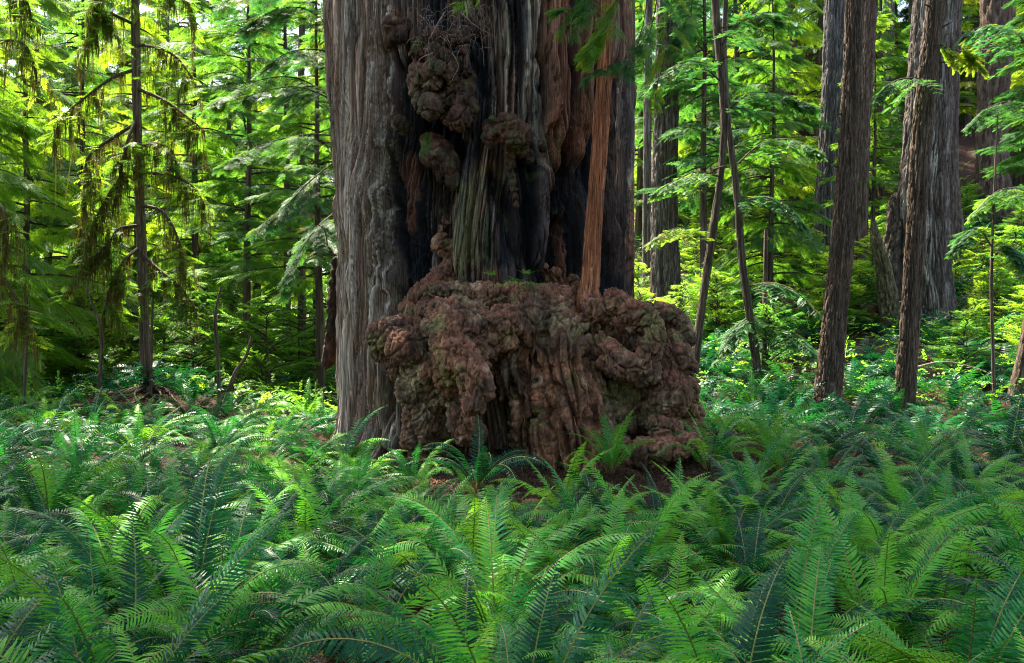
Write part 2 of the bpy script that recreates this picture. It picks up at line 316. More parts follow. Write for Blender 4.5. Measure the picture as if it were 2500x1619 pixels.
# lumps -> voxel-remeshed, wrinkled burl
def icos(sub):
    bm = bmesh.new(); bmesh.ops.create_icosphere(bm, subdivisions=sub, radius=1); bm.verts.ensure_lookup_table()
    V = np.array([v.co[:] for v in bm.verts]); Fc = np.array([[v.index for v in f.verts] for f in bm.faces]); bm.free(); return V, Fc
ICO = icos(3)
def burl_mesh(name, lumps, voxel=.02, amp=1.0, mat=None, colfn=None, sm=2):
    """lumps: (centre xyz, radii xyz)"""
    parts = [(ICO[0]*np.array(r)+np.array(c), ICO[1]) for c, r in lumps]
    V, Fc = join(parts); me = mesh('t', V, Fc); o = bpy.data.objects.new('t', me); COL.objects.link(o)
    md = o.modifiers.new('r', 'REMESH'); md.mode = 'VOXEL'; md.voxel_size = voxel; md.adaptivity = 0
    s_ = o.modifiers.new('s', 'SMOOTH'); s_.factor = .5; s_.iterations = sm
    dg = bpy.context.evaluated_depsgraph_get(); dg.update(); me2 = bpy.data.meshes.new_from_object(o.evaluated_get(dg))
    n = len(me2.vertices); X = np.empty(n*3, np.float32); me2.vertices.foreach_get('co', X); X = X.reshape(-1, 3).astype(float)
    Nn = np.empty(n*3, np.float32); me2.vertices.foreach_get('normal', Nn); Nn = Nn.reshape(-1, 3).astype(float)
    bpy.data.objects.remove(o); bpy.data.meshes.remove(me)
    x, y, z = X.T; wx = x+.10*vn(x*3, y*3, z*3, 71); wz = z+.10*vn(x*3, y*3, z*3, 72); wy = y+.1*vn(x*3, y*3, z*3, 73)
    f1, f2, c1 = wor(wx/.26, wy/.26, wz/.30, s=5); knob = (1-np.clip(f1, 0, 1)**2); cz = 1-sst(0, .10, f2-f1)
    g1, g2, c2 = wor(wx/.085, wy/.085, wz/.11, s=6); kn2 = (1-np.clip(g1, 0, 1)**2)
    rid = 1-np.abs(fbm(wx*7, wy*7, wz*2.6, o=3, s=81)); rid2 = 1-np.abs(fbm(wx*24, wy*24, wz*9, o=3, s=82))
    h1, h2, c3 = wor(wx/.05, wy/.05, wz/.15, s=7); pc = 1-sst(0, .14, h2-h1)
    e1, e2, c4_ = wor((x+.15*z+.06*vn(x*3, z*2, s=8))/.12, y/.3, z/1.3, s=9); slab = sst(0, .3, e2-e1)+.7*(c4_-.5)
    uu = UC+x/y*F; vv = VH-(z-CZ)/y*F; sl_ = sst(1255, 1290, uu)*(1-sst(1455, 1490, uu))*sst(780, 850, vv) if name == 'burl' else 0*x
    sl_ = np.maximum(sl_, sst(1175, 1200, uu)*(1-sst(1280, 1300, uu))*sst(860, 900, vv))*(np.ones_like(x) if amp >= 1 else 0)
    msk = sst(-.15, .35, vn(x*1.7, y*1.7, z*1.7, 77)); kk = 1-sl_; D = amp*(.034*(knob-.6)*kk+.016*(kn2-.5)*msk*kk+.036*(1-.5*sl_)*(rid-.85)*2+.024*(rid2-.85)*2-.05*cz*kk-.010*(1-sst(0, .2, g2-g1))*msk-.014*pc+.008*(c3-.5)+.15*sl_*(slab-.8)+.004*fbm(x*55, y*55, z*30, o=2, s=83))
    X2 = X+Nn*D[:, None]
    C = colfn(X, Nn, c1, c2, rid2) if colfn else np.broadcast_to(C_brown, X.shape)
    me2.vertices.foreach_set('co', X2.astype(np.float32).ravel()); me2.name = name
    c4 = np.ones((n, 4), np.float32); c4[:, :3] = np.clip(C, .004, 1)
    a = me2.attributes.new('col', 'FLOAT_COLOR', 'POINT'); a.data.foreach_set('color', c4.ravel())
    me2.polygons.foreach_set('use_smooth', np.ones(len(me2.polygons), bool)); me2.materials.clear(); me2.materials.append(mat or M_burl); me2.update()
    return me2
def burlcol(X, Nn, c1, c2, rid2):
    x, y, z = X.T; a = fbm(x*1.6, y*1.6, z*1.6, o=4, s=91); b = fbm(x*6, y*6, z*6, o=3, s=92); c = fbm(x*1.1+9, y*1.1, z*1.1, o=3, s=93)
    C = mix(np.broadcast_to(np.array([.095, .054, .036]), X.shape), np.array([.058, .034, .027]), sst(-.2, .3, a))
    C = mix(C, np.array([.135, .060, .038]), sst(-.05, .4, c+.3*b)*.7)
    C = mix(C, np.array([.105, .095, .052]), sst(.10, .48, a*.8-c*.5+.5*b)*.65)
    uu = UC+x/y*F; vv = VH-(z-CZ)/y*F; C = mix(C, np.array([.15, .066, .040]), sst(1250, 1300, uu)*(1-sst(1450, 1500, uu))*sst(830, 900, vv)*.7*sst(-.7, .1, b))
    sk = vn((x+.15*z)*38, z*3, y*8, 96); C = C*(1+.45*sk*sst(1200, 1280, uu)*(1-sst(1450, 1500, uu))*sst(780, 860, vv))[:, None]
    C = mix(C, np.array([.26, .21, .17]), sst(.25, .6, b+.3*a)*.45)
    up = sst(.30, .75, Nn[:, 2]+.25*b); C = mix(C, np.array([.145, .062, .042]), up*.8*sst(-.6, .1, -a))
    C = C*(.62+.55*sst(-.35, .35, fbm(x*2.3, y*2.3, z*2.3, o=3, s=97)))[:, None]; C = mix(C, np.array([.032, .021, .018]), sst(.15, .45, fbm(x*3.1, y*3.1, z*1.6, o=4, s=98))*.75); C = mix(C, np.array([.07, .075, .03]), sst(.22, .5, fbm(x*2.7+5, y*2.7, z*2.7, o=4, s=99))*.6)
    return C*np.array([1.62, 1.38, 1.20])*(.72+.5*c2)[:, None]*(.7+.6*sst(.55, 1, rid2))[:, None]
DEPTH = 1.0
def lump(u, v, Y, ru, rv=None, ry=None):
    Y = 12.35+(Y-12.35)*DEPTH if Y < 12.9 else Y
    s = Y/F; rv = rv or ru; ry = ry or (ru+rv)/2
    return (P(u, v, Y), (ru*s, ry*s, rv*s))
def chain(pts, n):
    """pts (u,v,Y,r): overlapping lumps along a curve"""
    q = interp(pts, n); return [lump(a, b, c, d) for a, b, c, d in q]
L_ = []; DEPTH = 1.55
# solid core of the foot
for u, v, Y, ru, rv in [(1180, 1000, 13.75, 170, 190), (1350, 960, 13.6, 210, 210), (1500, 980, 13.5, 190, 200), (1080, 900, 13.3, 130, 170), (1250, 830, 13.6, 230, 130), (1420, 830, 13.6, 150, 100), (1600, 960, 13.5, 100, 120), (1100, 1090, 13.75, 120, 110), (1560, 1100, 13.4, 150, 90)]:
    L_.append(lump(u, v, Y, ru, rv, 150))
# left cauliflower shelf
L_ += [lump(*a) for a in [(955, 815, 12.3, 48, 42), (990, 795, 12.2, 45, 30), (940, 850, 12.3, 38, 42), (985, 850, 12.0, 45, 48), (1020, 890, 12.1, 48, 50), (970, 895, 12.3, 38, 36), (1030, 830, 12.2, 55, 50), (1010, 950, 12.2, 45, 60), (1030, 1010, 12.2, 48, 60), (1020, 1065, 12.2, 42, 55), (1045, 1110, 12.3, 50, 50), (1065, 960, 12.2, 45, 60), (1050, 900, 12.0, 38, 40), (1065, 1040, 12.4, 35, 60)]]
# the long drooping nose and its neighbours
L_ += chain([(1080, 770, 12.2, 42), (1095, 830, 11.85, 50), (1105, 890, 11.75, 48), (1095, 940, 11.9, 36)], 9)
L_ += chain([(1110, 850, 11.8, 44), (1145, 900, 11.55, 42), (1160, 950, 11.5, 36), (1160, 990, 11.5, 32)], 10)
L_ += chain([(1095, 940, 12.0, 38), (1120, 1000, 11.95, 34), (1135, 1045, 11.85, 42), (1155, 1060, 11.85, 36)], 8)
L_ += [lump(*a) for a in [(1080, 870, 11.9, 32, 36), (1165, 860, 11.9, 36, 44), (1190, 840, 12.0, 34, 50), (1130, 800, 11.9, 46, 44), (1070, 800, 12.0, 42, 38), (1175, 790, 12.0, 42, 40), (1105, 755, 12.2, 44, 28), (1120, 738, 12.2, 22, 22), (1060, 760, 12.4, 46, 36), (1150, 765, 12.3, 46, 32), (1240, 795, 12.0, 40, 46), (1235, 830, 12.0, 34, 32), (1230, 770, 12.2, 38, 30)]]
# sloping green shoulder up to the knot on the trunk
L_ += chain([(1010, 770, 12.6, 40), (1035, 725, 12.6, 38), (1070, 690, 12.6, 34), (1100, 650, 12.6, 26), (1115, 600, 12.6, 20)], 10)
L_ += [lump(*a) for a in [(1000, 760, 12.7, 30, 30), (1060, 715, 12.4, 36, 30), (1080, 600, 12.65, 26, 36), (1085, 560, 12.7, 22, 34)]]
L_ += chain([(1120, 718, 12.55, 34), (1200, 724, 12.5, 36), (1280, 726, 12.5, 36), (1370, 732, 12.45, 36), (1440, 765, 12.4, 38)], 14)+chain([(1120, 690, 12.85, 26), (1240, 690, 12.85, 28), (1380, 700, 12.85, 28), (1440, 730, 12.8, 30)], 12)
L_ += [lump(*a) for a in [(1245, 655, 12.75, 20, 16), (1320, 655, 12.75, 20, 18), (1355, 668, 12.75, 16, 18)]]
# middle: slabs and folds
L_ += chain([(1290, 730, 12.3, 44), (1300, 790, 12.1, 40), (1310, 840, 12.1, 34)], 7)
L_ += chain([(1350, 740, 12.3, 50), (1370, 800, 12.1, 46), (1385, 850, 12.0, 44), (1400, 950, 11.95, 50), (1400, 1050, 11.9, 58), (1420, 1120, 11.95, 66)], 16)
L_ += chain([(1340, 870, 12.1, 34), (1350, 960, 12.05, 42), (1350, 1060, 12.0, 46), (1360, 1130, 12.0, 50)], 12)
L_ += chain([(1440, 920, 12.1, 34), (1455, 1010, 12.05, 42), (1470, 1090, 12.0, 48)], 9)
L_ += chain([(1275, 840, 12.2, 38), (1250, 900, 12.2, 34), (1235, 960, 12.25, 26)], 8)
L_ += chain([(1300, 890, 12.2, 30), (1285, 960, 12.15, 32), (1275, 1020, 12.15, 34), (1280, 1090, 12.2, 30), (1285, 1150, 12.2, 34)], 12)
L_ += [lump(*a) for a in [(1210, 890, 12.3, 30, 40), (1430, 800, 12.2, 36, 30), (1400, 785, 12.1, 24, 24), (1380, 830, 11.95, 26, 26), (1220, 1195, 12.6, 80, 30), (1130, 1190, 12.7, 80, 30)]]
# right: arms, elbows, big round burls
L_ += chain([(1440, 740, 12.2, 24), (1455, 760, 12.0, 26), (1478, 750, 12.0, 26), (1500, 735, 12.0, 28), (1530, 745, 12.0, 26), (1548, 760, 11.95, 26)], 10)
L_ += chain([(1535, 765, 11.95, 32), (1575, 775, 11.9, 34), (1598, 810, 11.85, 28), (1590, 850, 11.85, 30), (1575, 890, 11.85, 34), (1565, 920, 11.9, 26)], 13)
L_ += chain([(1560, 765, 12.3, 28), (1610, 765, 12.3, 28), (1650, 785, 12.3, 30), (1672, 825, 12.3, 28)], 9)
L_ += chain([(1460, 850, 12.05, 40), (1500, 880, 11.95, 42), (1540, 900, 11.9, 36), (1570, 900, 11.95, 32)], 9)
L_ += [lump(*a) for a in [(1500, 715, 12.1, 24, 16), (1420, 790, 12.1, 28, 24), (1405, 800, 12.0, 20, 24), (1480, 805, 12.32, 40, 36), (1530, 830, 12.3, 44, 44), (1560, 850, 12.3, 36, 34), (1640, 850, 12.25, 42, 50), (1625, 900, 12.15, 44, 44), (1660, 890, 12.3, 32, 44), (1630, 960, 12.05, 56, 62), (1670, 960, 12.2, 38, 50), (1590, 1000, 12.2, 42, 60), (1690, 1010, 12.3, 30, 36), (1620, 1040, 12.0, 46, 36), (1540, 960, 12.2, 34, 70), (1520, 1030, 12.2, 34, 70), (1500, 980, 12.2, 30, 60), (1685, 1050, 12.25, 44, 28), (1705, 1070, 12.2, 36, 22), (1650, 1080, 12.0, 70, 30), (1600, 1100, 11.9, 90, 34), (1560, 1120, 11.95, 80, 36), (1510, 1110, 11.95, 50, 50), (1700, 1105, 12.3, 50, 22)]]
DEPTH = 1.0
L_ += [lump(*a) for a in [(948, 822, 12.05, 54, 46), (1000, 860, 11.85, 44, 50), (1085, 795, 11.8, 46, 44), (1650, 880, 12.0, 46, 52), (1632, 965, 11.85, 58, 60), (1560, 790, 11.75, 34, 30), (1470, 765, 11.9, 30, 26), (1578, 905, 11.65, 36, 40), (1225, 800, 11.85, 42, 44)]]
for k in range(75):       # loose knobs riding on the mass
    c, r = L_[rng.integers(9, len(L_))]; a = rng.uniform(-1.2, 1.2); e = rng.uniform(-.8, 1.0); s = rng.uniform(.04, .105)
    d = np.array([math.sin(a)*math.cos(e), -math.cos(a)*math.cos(e), math.sin(e)]); L_.append((c+d*np.array(r)*rng.uniform(.8, .98), (s, s*.9, s*rng.uniform(.8, 1.4))))
obj('burl', burl_mesh('burl', L_, voxel=.0155, colfn=burlcol), giant, label='mass of knotted red brown burls around the foot')
def mossycol(X, Nn, c1, c2, rid2):
    C = burlcol(X, Nn, c1, c2, rid2)*.62; x, y, z = X.T; b = fbm(x*4, y*4, z*4, o=3, s=95)
    C = mix(C, C_green*.8, sst(-.1, .45, b)*.5); return mix(C, C_moss, sst(.25, .5, b+.35*Nn[:, 2]-.1)*.9)
U_ = chain([(1035, 150, 12.45, 32), (1065, 135, 12.3, 35), (1095, 155, 12.3, 30)], 5)+[lump(*a) for a in [(1030, 180, 12.15, 30), (1065, 175, 12.0, 38), (1095, 180, 12.05, 34), (1022, 205, 12.1, 17), (1042, 208, 12.05, 14), (1068, 208, 11.95, 17), (1010, 225, 12.15, 14), (1015, 190, 12.3, 22, 60), (1110, 230, 12.2, 46, 28), (1130, 250, 12.2, 40, 36), (1140, 225, 12.25, 30, 30), (1050, 262, 12.0, 34, 38), (1030, 250, 12.2, 26, 34), (1120, 290, 12.1, 34, 36), (1145, 265, 12.2, 28, 36), (1080, 260, 12.3, 30, 26), (1060, 120, 12.85, 70, 60, 30), (1110, 250, 12.85, 65, 70, 30)]]+[lump(rng.uniform(1005, 1160), rng.uniform(90, 310), rng.uniform(12.1, 12.5), rng.uniform(8, 18)) for k in range(40)]
U_ = [(c, tuple(q*.86 for q in r)) for c, r in U_]
obj('burl', burl_mesh('knots', U_, voxel=.018, amp=1.1, colfn=lambda *a: mossycol(*a)*.7), giant, label='mossy cluster of round burls high on the trunk')
U_ = [lump(*a) for a in [(1200, 305, 12.3, 22, 20), (1240, 300, 12.15, 34, 26), (1265, 315, 12.2, 28, 28), (1250, 340, 12.15, 34, 24), (1195, 330, 12.2, 22, 28), (1220, 325, 12.2, 30, 26), (1202, 350, 12.2, 12, 16), (1275, 340, 12.35, 24, 26)]]+chain([(1265, 355, 12.4, 24), (1285, 380, 12.55, 22)], 3)+chain([(1245, 355, 12.4, 14), (1248, 420, 12.45, 11), (1262, 500, 12.5, 8)], 10)
obj('burl', burl_mesh('burl', U_, voxel=.018, amp=.8, colfn=lambda *a: mossycol(*a)*.72), giant, label='knobbly burl with a hanging root right of the mossy cluster')
U_ = [lump(*a) for a in [(1055, 345, 12.65, 34, 22), (1075, 380, 12.55, 40, 40), (1050, 375, 12.6, 28, 36), (1095, 400, 12.55, 26, 44), (1105, 440, 12.55, 20, 26), (1085, 425, 12.6, 22, 26), (1112, 455, 12.5, 10, 12), (1045, 350, 12.6, 20, 20)]]
obj('burl', burl_mesh('burl', U_, voxel=.018, amp=.6, colfn=lambda *a: mossycol(*a)*.55), giant, label='dark burl wedge below the mossy cluster')
U_ = [lump(*a) for a in [(975, 300, 12.45, 22, 20), (990, 315, 12.5, 16, 20), (962, 290, 12.6, 14, 14), (955, 60, 12.7, 24, 22), (975, 85, 12.7, 22, 24), (950, 90, 12.8, 14, 30), (990, 65, 12.8, 18, 24), (1290, 60, 12.9, 3, 3), (1110, 95, 12.7, 45, 26), (1150, 80, 12.8, 35, 22), (1060, 90, 12.7, 30, 26), (1325, 355, 12.6, 14, 18)]]
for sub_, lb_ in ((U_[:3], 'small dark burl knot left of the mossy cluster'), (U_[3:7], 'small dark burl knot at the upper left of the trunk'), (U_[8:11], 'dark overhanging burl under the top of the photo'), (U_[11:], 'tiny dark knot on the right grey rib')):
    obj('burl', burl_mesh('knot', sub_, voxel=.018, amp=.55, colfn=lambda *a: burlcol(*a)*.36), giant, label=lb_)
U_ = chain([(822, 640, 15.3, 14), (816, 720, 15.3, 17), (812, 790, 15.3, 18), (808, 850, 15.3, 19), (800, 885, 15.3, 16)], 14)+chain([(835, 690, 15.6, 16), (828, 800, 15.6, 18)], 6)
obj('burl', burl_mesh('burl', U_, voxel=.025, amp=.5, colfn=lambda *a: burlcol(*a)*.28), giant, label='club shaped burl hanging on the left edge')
U_ = [lump(1538, 240, 15.0, 16, 40), lump(1534, 290, 15.0, 12, 26), lump(1540, 215, 15, 16, 20)]
obj('burl', burl_mesh('burl', U_, voxel=.025, amp=.5, colfn=lambda *a: burlcol(*a)*.6), giant, label='small burl on the right edge')
# thin dead roots over the upper burl and duff threads over the lower one
rp = []
def root(pts, r):
    q = interp([P(*p) for p in pts], 26); q += .012*rng.standard_normal(q.shape).cumsum(0)*.25; rp.append(tube(q, np.linspace(r, r*.4, 26), 5))
root([(1085, 30, 11.9), (1060, 80, 11.8), (1048, 110, 11.8)], .010); root([(1058, 130, 11.75), (1028, 145, 11.7), (1020, 165, 11.75), (1018, 186, 11.8)], .009)
root([(1125, 30, 11.9), (1170, 70, 11.8), (1215, 95, 12)], .007); root([(1105, 130, 11.8), (1120, 165, 11.8), (1100, 205, 11.8)], .007); root([(1090, 85, 11.8), (1098, 115, 11.8)], .008); root([(1170, 50, 12), (1180, 160, 12.1)], .006)
for k in range(90):
    u, v = rng.uniform(1000, 1200), rng.uniform(20, 130); a = rng.uniform(0, 6.28); l = rng.uniform(15, 55)
    root([(u, v, 12.1), (u+.5*l*math.cos(a), v+.3*l*math.sin(a)-4, 11.95), (u+l*math.cos(a), v+.8*l*abs(math.sin(a))+8, 12.05)], .004)
obj('dead_roots', mesh('dead_roots', *join(rp), M_root), giant)

# duff: fallen needles and twigs lying on the burl shelves, found by looking down on the mesh
from mathutils.bvhtree import BVHTree
bo = [o for o in giant.children if o.name.startswith('burl')][0]; dgm = bo.data
tree = BVHTree.FromPolygons([v.co[:] for v in dgm.vertices], [p.vertices[:] for p in dgm.polygons])
dq = []; dt = []
for k in range(5200):
    x, y = rng.uniform(-2.0, 2.7), rng.uniform(11.4, 12.9)
    h = tree.ray_cast(Vector((x, y, 4)), Vector((0, 0, -1)))
    if h[0] is None or h[1].z < .35: continue
    if vn(np.array([x*2.1]), np.array([y*2.1]), s=3)[0] < -.25: continue
    a = rng.uniform(0, 6.28); l = rng.uniform(.02, .10); wv = rng.uniform(.0025, .006); d = np.array([math.cos(a), math.sin(a), rng.uniform(-.35, .35)]); s = np.array([-math.sin(a), math.cos(a), 0])*wv
    c = np.array(h[0])+np.array([0, 0, .008]); b = np.array([0, 0, rng.uniform(0, .012)])
    dq.append([c-d*l*.5-s*.5, c-d*l*.5+s*.5, c+d*l*.5+s*.5+b, c+d*l*.5-s*.5+b]); dt.append(rng.uniform(0, 1))
obj('needle_litter', quads('needle_litter', np.array(dq), M_dead, dt), giant)['kind'] = 'stuff'

# ------------------------------------------------------------------ foliage building blocks
def spray(n=8, L=1.0, wid=.42, lw=.07, curl=.12, two=False, rs=0):
    """flat spray along +X: side leaflets as diamonds; (Q,4,3)"""
    g = np.random.default_rng(rs); Q = []
    def leaf(b, d, nrm, l, w_):
        s = np.cross(nrm, d); s /= np.linalg.norm(s)+1e-9
        return [b, b+d*l*.45+s*w_*.5-nrm*l*.03, b+d*l-nrm*l*.10, b+d*l*.45-s*w_*.5-nrm*l*.03]
    up = np.array([0, 0, 1.])
    for i in range(n):
        t = (i+.6)/n; pos = np.array([t*L, 0, -curl*L*t*t])
        for sg in (-1, 1):
            a = R(58+g.uniform(-8, 8)-18*t)*sg; d = np.array([math.cos(a), math.sin(a), g.uniform(-.12, .12)-.1]); l = wid*L*(1-.65*t)*g.uniform(.75, 1.1)
            if not two: Q.append(leaf(pos, d, up, l, lw*L))
            else:
                m = max(3, int(l/(L*.055)))
                for j in range(m):
                    tt = (j+.5)/m; pp = pos+d*l*tt+np.array([0, 0, -.1*l*tt*tt]); perp = np.cross(up, d)
                    for s2 in (-1, 1):
                        dd = d*.6+perp*s2*.8; dd /= np.linalg.norm(dd); Q.append(leaf(pp, dd, up, lw*L*1.5*(1-.4*tt), lw*L*.42))
                Q.append(leaf(pos, d, up, l*1.02, lw*L*.18))
    Q.append(leaf(np.array([0, 0, 0.]), np.array([1, 0, -curl]), up, L*1.02, lw*L*.3))
    return np.array(Q)
def frames(D, rollsd=.25, g=rng):
    """frames with X along D, Z roughly up"""
    D = D/(np.linalg.norm(D, axis=1)[:, None]+1e-9); up = np.array([0, 0, 1.])+g.normal(0, rollsd, D.shape)
    Yv = np.cross(up, D); Yv /= np.linalg.norm(Yv, axis=1)[:, None]+1e-9; Zv = np.cross(D, Yv)
    return np.stack([D, Yv, Zv], 1)
def place(T, pos, fr, sc):
    """T (Q,4,3) at each frame -> (N*Q,4,3)"""
    return (np.einsum('qvk,nkj->nqvj', T, fr)*sc[:, None, None, None]+pos[:, None, None, :]).reshape(-1, 4, 3)
def conifer(seed, H, Rm, z0, nb, per, Ls, templ, droop=.5, rise=.15, shape=1.0, hollow=0.15, tsig=.25):
    """crown of a conifer: nb drooping boughs with sprays along them -> quads, tint, bough tubes"""
    g = np.random.default_rng(seed); pos, D, sc, tn, tb = [], [], [], [], []
    for k in range(nb):
        t = (k+g.uniform(0, 1))/nb; z = z0+(H-z0)*t; a = g.uniform(0, 2*np.pi)
        L = Rm*((1-t)**shape*.9+.1)*g.uniform(.6, 1.15); s = np.linspace(0, 1, 9); bt = g.uniform(0, 1)
        dr = droop*g.uniform(.6, 1.4); rr = rise*g.uniform(.3, 1.7)
        b = np.stack([np.cos(a)*L*s, np.sin(a)*L*s, z+L*(rr*s-dr*s*s)], 1)
        tb.append(tube(b, np.linspace(.02+.008*L, .006, 9), 4))
        n = int(per*L/Rm)+4
        q = g.uniform(hollow, 1, n)**.8; p = np.stack([np.interp(q, s, b[:, i]) for i in range(3)], 1)
        side = g.choice([-1, 1], n); perp = np.array([-math.sin(a), math.cos(a), 0]); out = np.array([math.cos(a), math.sin(a), rr-2*dr*.7])
        wid = L*.42*(1-q*.8)*g.uniform(0, 1, n); p = p+perp*(side*wid)[:, None]-np.array([0, 0, 1])*(wid*.25)[:, None]
        d = out*(.6+.6*q)[:, None]+perp*(side*(1.1-q*.7))[:, None]+g.normal(0, .18, (n, 3)); d[:, 2] -= .15
        pos.append(p); D.append(d); sc.append(Ls*g.uniform(.6, 1.25, n)); tn.append(np.clip(bt*.6+.4*g.uniform(0, 1, n)*1+g.normal(0, tsig*.3, n), 0, 1))
    pos, D, sc, tn = np.vstack(pos), np.vstack(D), np.concatenate(sc), np.concatenate(tn)
    Q = place(templ, pos, frames(D, .3, g), sc)
    return Q, np.clip(np.repeat(tn, len(templ))+g.normal(0, .06, len(Q)), 0, 1), join(tb)
def rough_trunk(path, rad, nc=48, n=None, key=None, flare=0, seed=0, amp=.12, lean=None):
    """redwood or hemlock trunk swept along a path with plated bark and its own colours"""
    path = np.asarray(path, float); n = n or 140; q = interp(path, n); rr = interp(np.array(rad, float)[:, None], n)[:, 0]
    th = np.linspace(0, 2*np.pi, nc, endpoint=False); TH, I = np.meshgrid(th, np.arange(n)); Z = q[I, 2]; rb = rr[I]; r0 = float(np.mean(rr))
    S = np.stack([np.cos(TH), np.sin(TH)], -1)*r0; so_ = seed*13.7
    ww = .12*r0; wx = S[..., 0]+ww*vn(S[..., 0]*4+so_, S[..., 1]*4, Z*.6, 3); wy = S[..., 1]+ww*vn(S[..., 0]*4, S[..., 1]*4+so_, Z*.6, 4)
    cw = max(.035, r0*.14)
    f1, f2, c1 = wor(wx/cw+so_, wy/cw, Z/(cw*14), s=seed); pl = sst(0, .22, f2-f1)
    g1, g2, c2 = wor(wx/(cw*.4)+so_, wy/(cw*.4), Z/(cw*6), s=seed+3); p2 = sst(0, .25, g2-g1)
    fl = flare*np.exp(-np.maximum(Z-q[0, 2], 0)/(r0*1.3+.1))*(.75+.5*np.sin(TH*5+seed)*.5+.5*vn(TH*1.6, Z*0, s=seed))
    rb = rb*.95; r2 = rb*(1+amp*(pl-.7)+amp*.8*(c1-.5)+amp*.35*(p2-.6)+amp*.3*(c2-.5)+fl)
    V = np.stack([q[I, 0]+r2*np.cos(TH), q[I, 1]+r2*np.sin(TH), Z], -1)
    k = fbm(wx*1.3/cw, wy*1.3/cw, Z*.5, o=2, s=seed+9); k1, k2, pale, pm = key
    C = mix(np.broadcast_to(np.array(k1), V.shape), np.array(k2), sst(.2, .8, c1*.6+.3+.5*k)); C = mix(C, np.array(pale), sst(.62, .9, c2*.5+.5*k+.35+(.45*(np.cos(TH-R(235))-.72) if seed == 6 else 0))*min(1, pm*(1.6 if seed == 6 else 1)))  # wide trunk's left face is lightened in colour to stand in for sunlight
    return V.reshape(-1, 3), grid_faces(n, nc, True), np.clip(C*(.8+.4*c2)[..., None], .004, 1).reshape(-1, 3)
KEY_grey = ((.060, .045, .038), (.115, .088, .075), (.27, .24, .22), .5)
KEY_brown = ((.060, .038, .027), (.105, .068, .048), (.17, .125, .095), .45)
KEY_dark = ((.045, .030, .024), (.085, .06, .045), (.14, .11, .085), .5)
KEY_orange = ((.20, .062, .026), (.34, .112, .048), (.25, .15, .10), .4)
KEY_mossy = ((.06, .045, .028), (.11, .085, .045), (.12, .14, .05), .6)
def trunk_obj(parent, pts, wid, Y, key, nc=64, n=160, flare=.0, seed=0, amp=.12, top=None, name='trunk', sink=.3):
    """pts [(u,v)] from foot up, wid px widths; extended above the frame"""
    p = [P(u, v, Y) for u, v in pts]; r = [w_/2/F*Y for w_ in wid]
    p[0] = p[0]-np.array([0, 0, sink])
    if top:
        d = p[-1]-p[-2]; d = d/d[2]; p.append(p[-1]+d*top*.5); p.append(p[-1]+d*top*.5); r += [r[-1]*.85, r[-1]*.35]
    gz = float(hgt(p[0][0], p[0][1]))
    if p[0][2] > gz-.25: p.insert(0, np.array([p[0][0], p[0][1], gz-.5])); r.insert(0, r[0]*1.05)
    V, Fc, C = rough_trunk(p, r, nc, n, key, flare, seed, amp); o0 = np.array(p[0]); o0[2] = 0
    return p, obj(name, mesh(name, V-np.array(parent.location), Fc, M_trunk, smooth=True, col=C), parent)

T_hem = spray(10, 1, .42, .055, .15, rs=1)
T_hem2 = spray(9, 1, .40, .10, .12, two=True, rs=2)
T_red = spray(10, 1, .30, .055, .10, rs=3)
g_ = np.random.default_rng(5)
T_broad = []
for k in range(11):
    a = g_.uniform(-1.3, 1.3); t = k/11; b = np.array([t, 0, -.1*t*t]); d = np.array([math.cos(a), math.sin(a), g_.uniform(-.3, .2)]); d /= np.linalg.norm(d); s = np.cross([0, 0, 1.], d); l = .22*g_.uniform(.8, 1.2)
    T_broad.append([b, b+d*l*.5+s*l*.27, b+d*l, b+d*l*.5-s*l*.27])
T_broad = np.array(T_broad)

# ------------------------------------------------------------------ canopies: prototypes of the forest behind
PROTO = {}
def proto(kind, seed):
    if kind == 'hemlock': Q, t, tb = conifer(seed, 15, 3.2, 1.4, 72, 120, .46, T_hem, droop=.42, rise=.12, shape=.8); mat = M_hem; tr = .13
    elif kind == 'redwood': Q, t, tb = conifer(seed, 17, 2.8, 4.6, 70, 110, .52, T_red, droop=.30, rise=.22, shape=.6); mat = M_red; tr = .15
    elif kind == 'young_hemlock': Q, t, tb = conifer(seed, 5.0, 1.7, .3, 45, 80, .34, T_hem, droop=.4, rise=.2, shape=.8); mat = M_hem; tr = .05
    else: Q, t, tb = conifer(seed, 4.2, 2.0, .4, 44, 90, .30, T_broad, droop=.25, rise=.5, shape=.45); mat = M_broad; tr = .04
    H = {'hemlock': 15, 'redwood': 17, 'young_hemlock': 5.0}.get(kind, 4.2)
    zz = np.linspace(-.4, H, 12); g = np.random.default_rng(seed); w_ = np.cumsum(g.normal(0, .03, (12, 2)), 0)
    V, Fc, C = rough_trunk(np.stack([w_[:, 0], w_[:, 1], zz], 1), np.linspace(tr*1.2, tr*.15, 12), 14, 40, KEY_dark, .4, seed, .12)
    tb2 = join([(V, Fc), tb]); cc = np.vstack([C, np.broadcast_to(np.array([.05, .036, .025]), tb[0].shape)])
    return mesh('trunk', *tb2, M_trunk, smooth=True, col=cc), quads('crown', Q, mat, t)
for kind, n in (('hemlock', 3), ('redwood', 3), ('young_hemlock', 2), ('shrub', 3)):
    PROTO[kind] = [proto(kind, 100+17*i+len(kind)) for i in range(n)]
def plant(kind, i, x, y, s, name, label, cat, group, rz=None, crown='crown'):
    tr, cr = PROTO[kind][i % len(PROTO[kind])]
    e = obj(name, None, None, (x, y, float(hgt(x, y))), (0, 0, rz if rz is not None else rng.uniform(0, 6.28)), s, label, cat, group)
    obj('trunk' if kind != 'shrub' else 'stem', tr, e); obj(crown, cr, e); return e
def zone(x, y): return 'left of the giant trunk' if x/y < -.03 else 'right of the giant trunk'
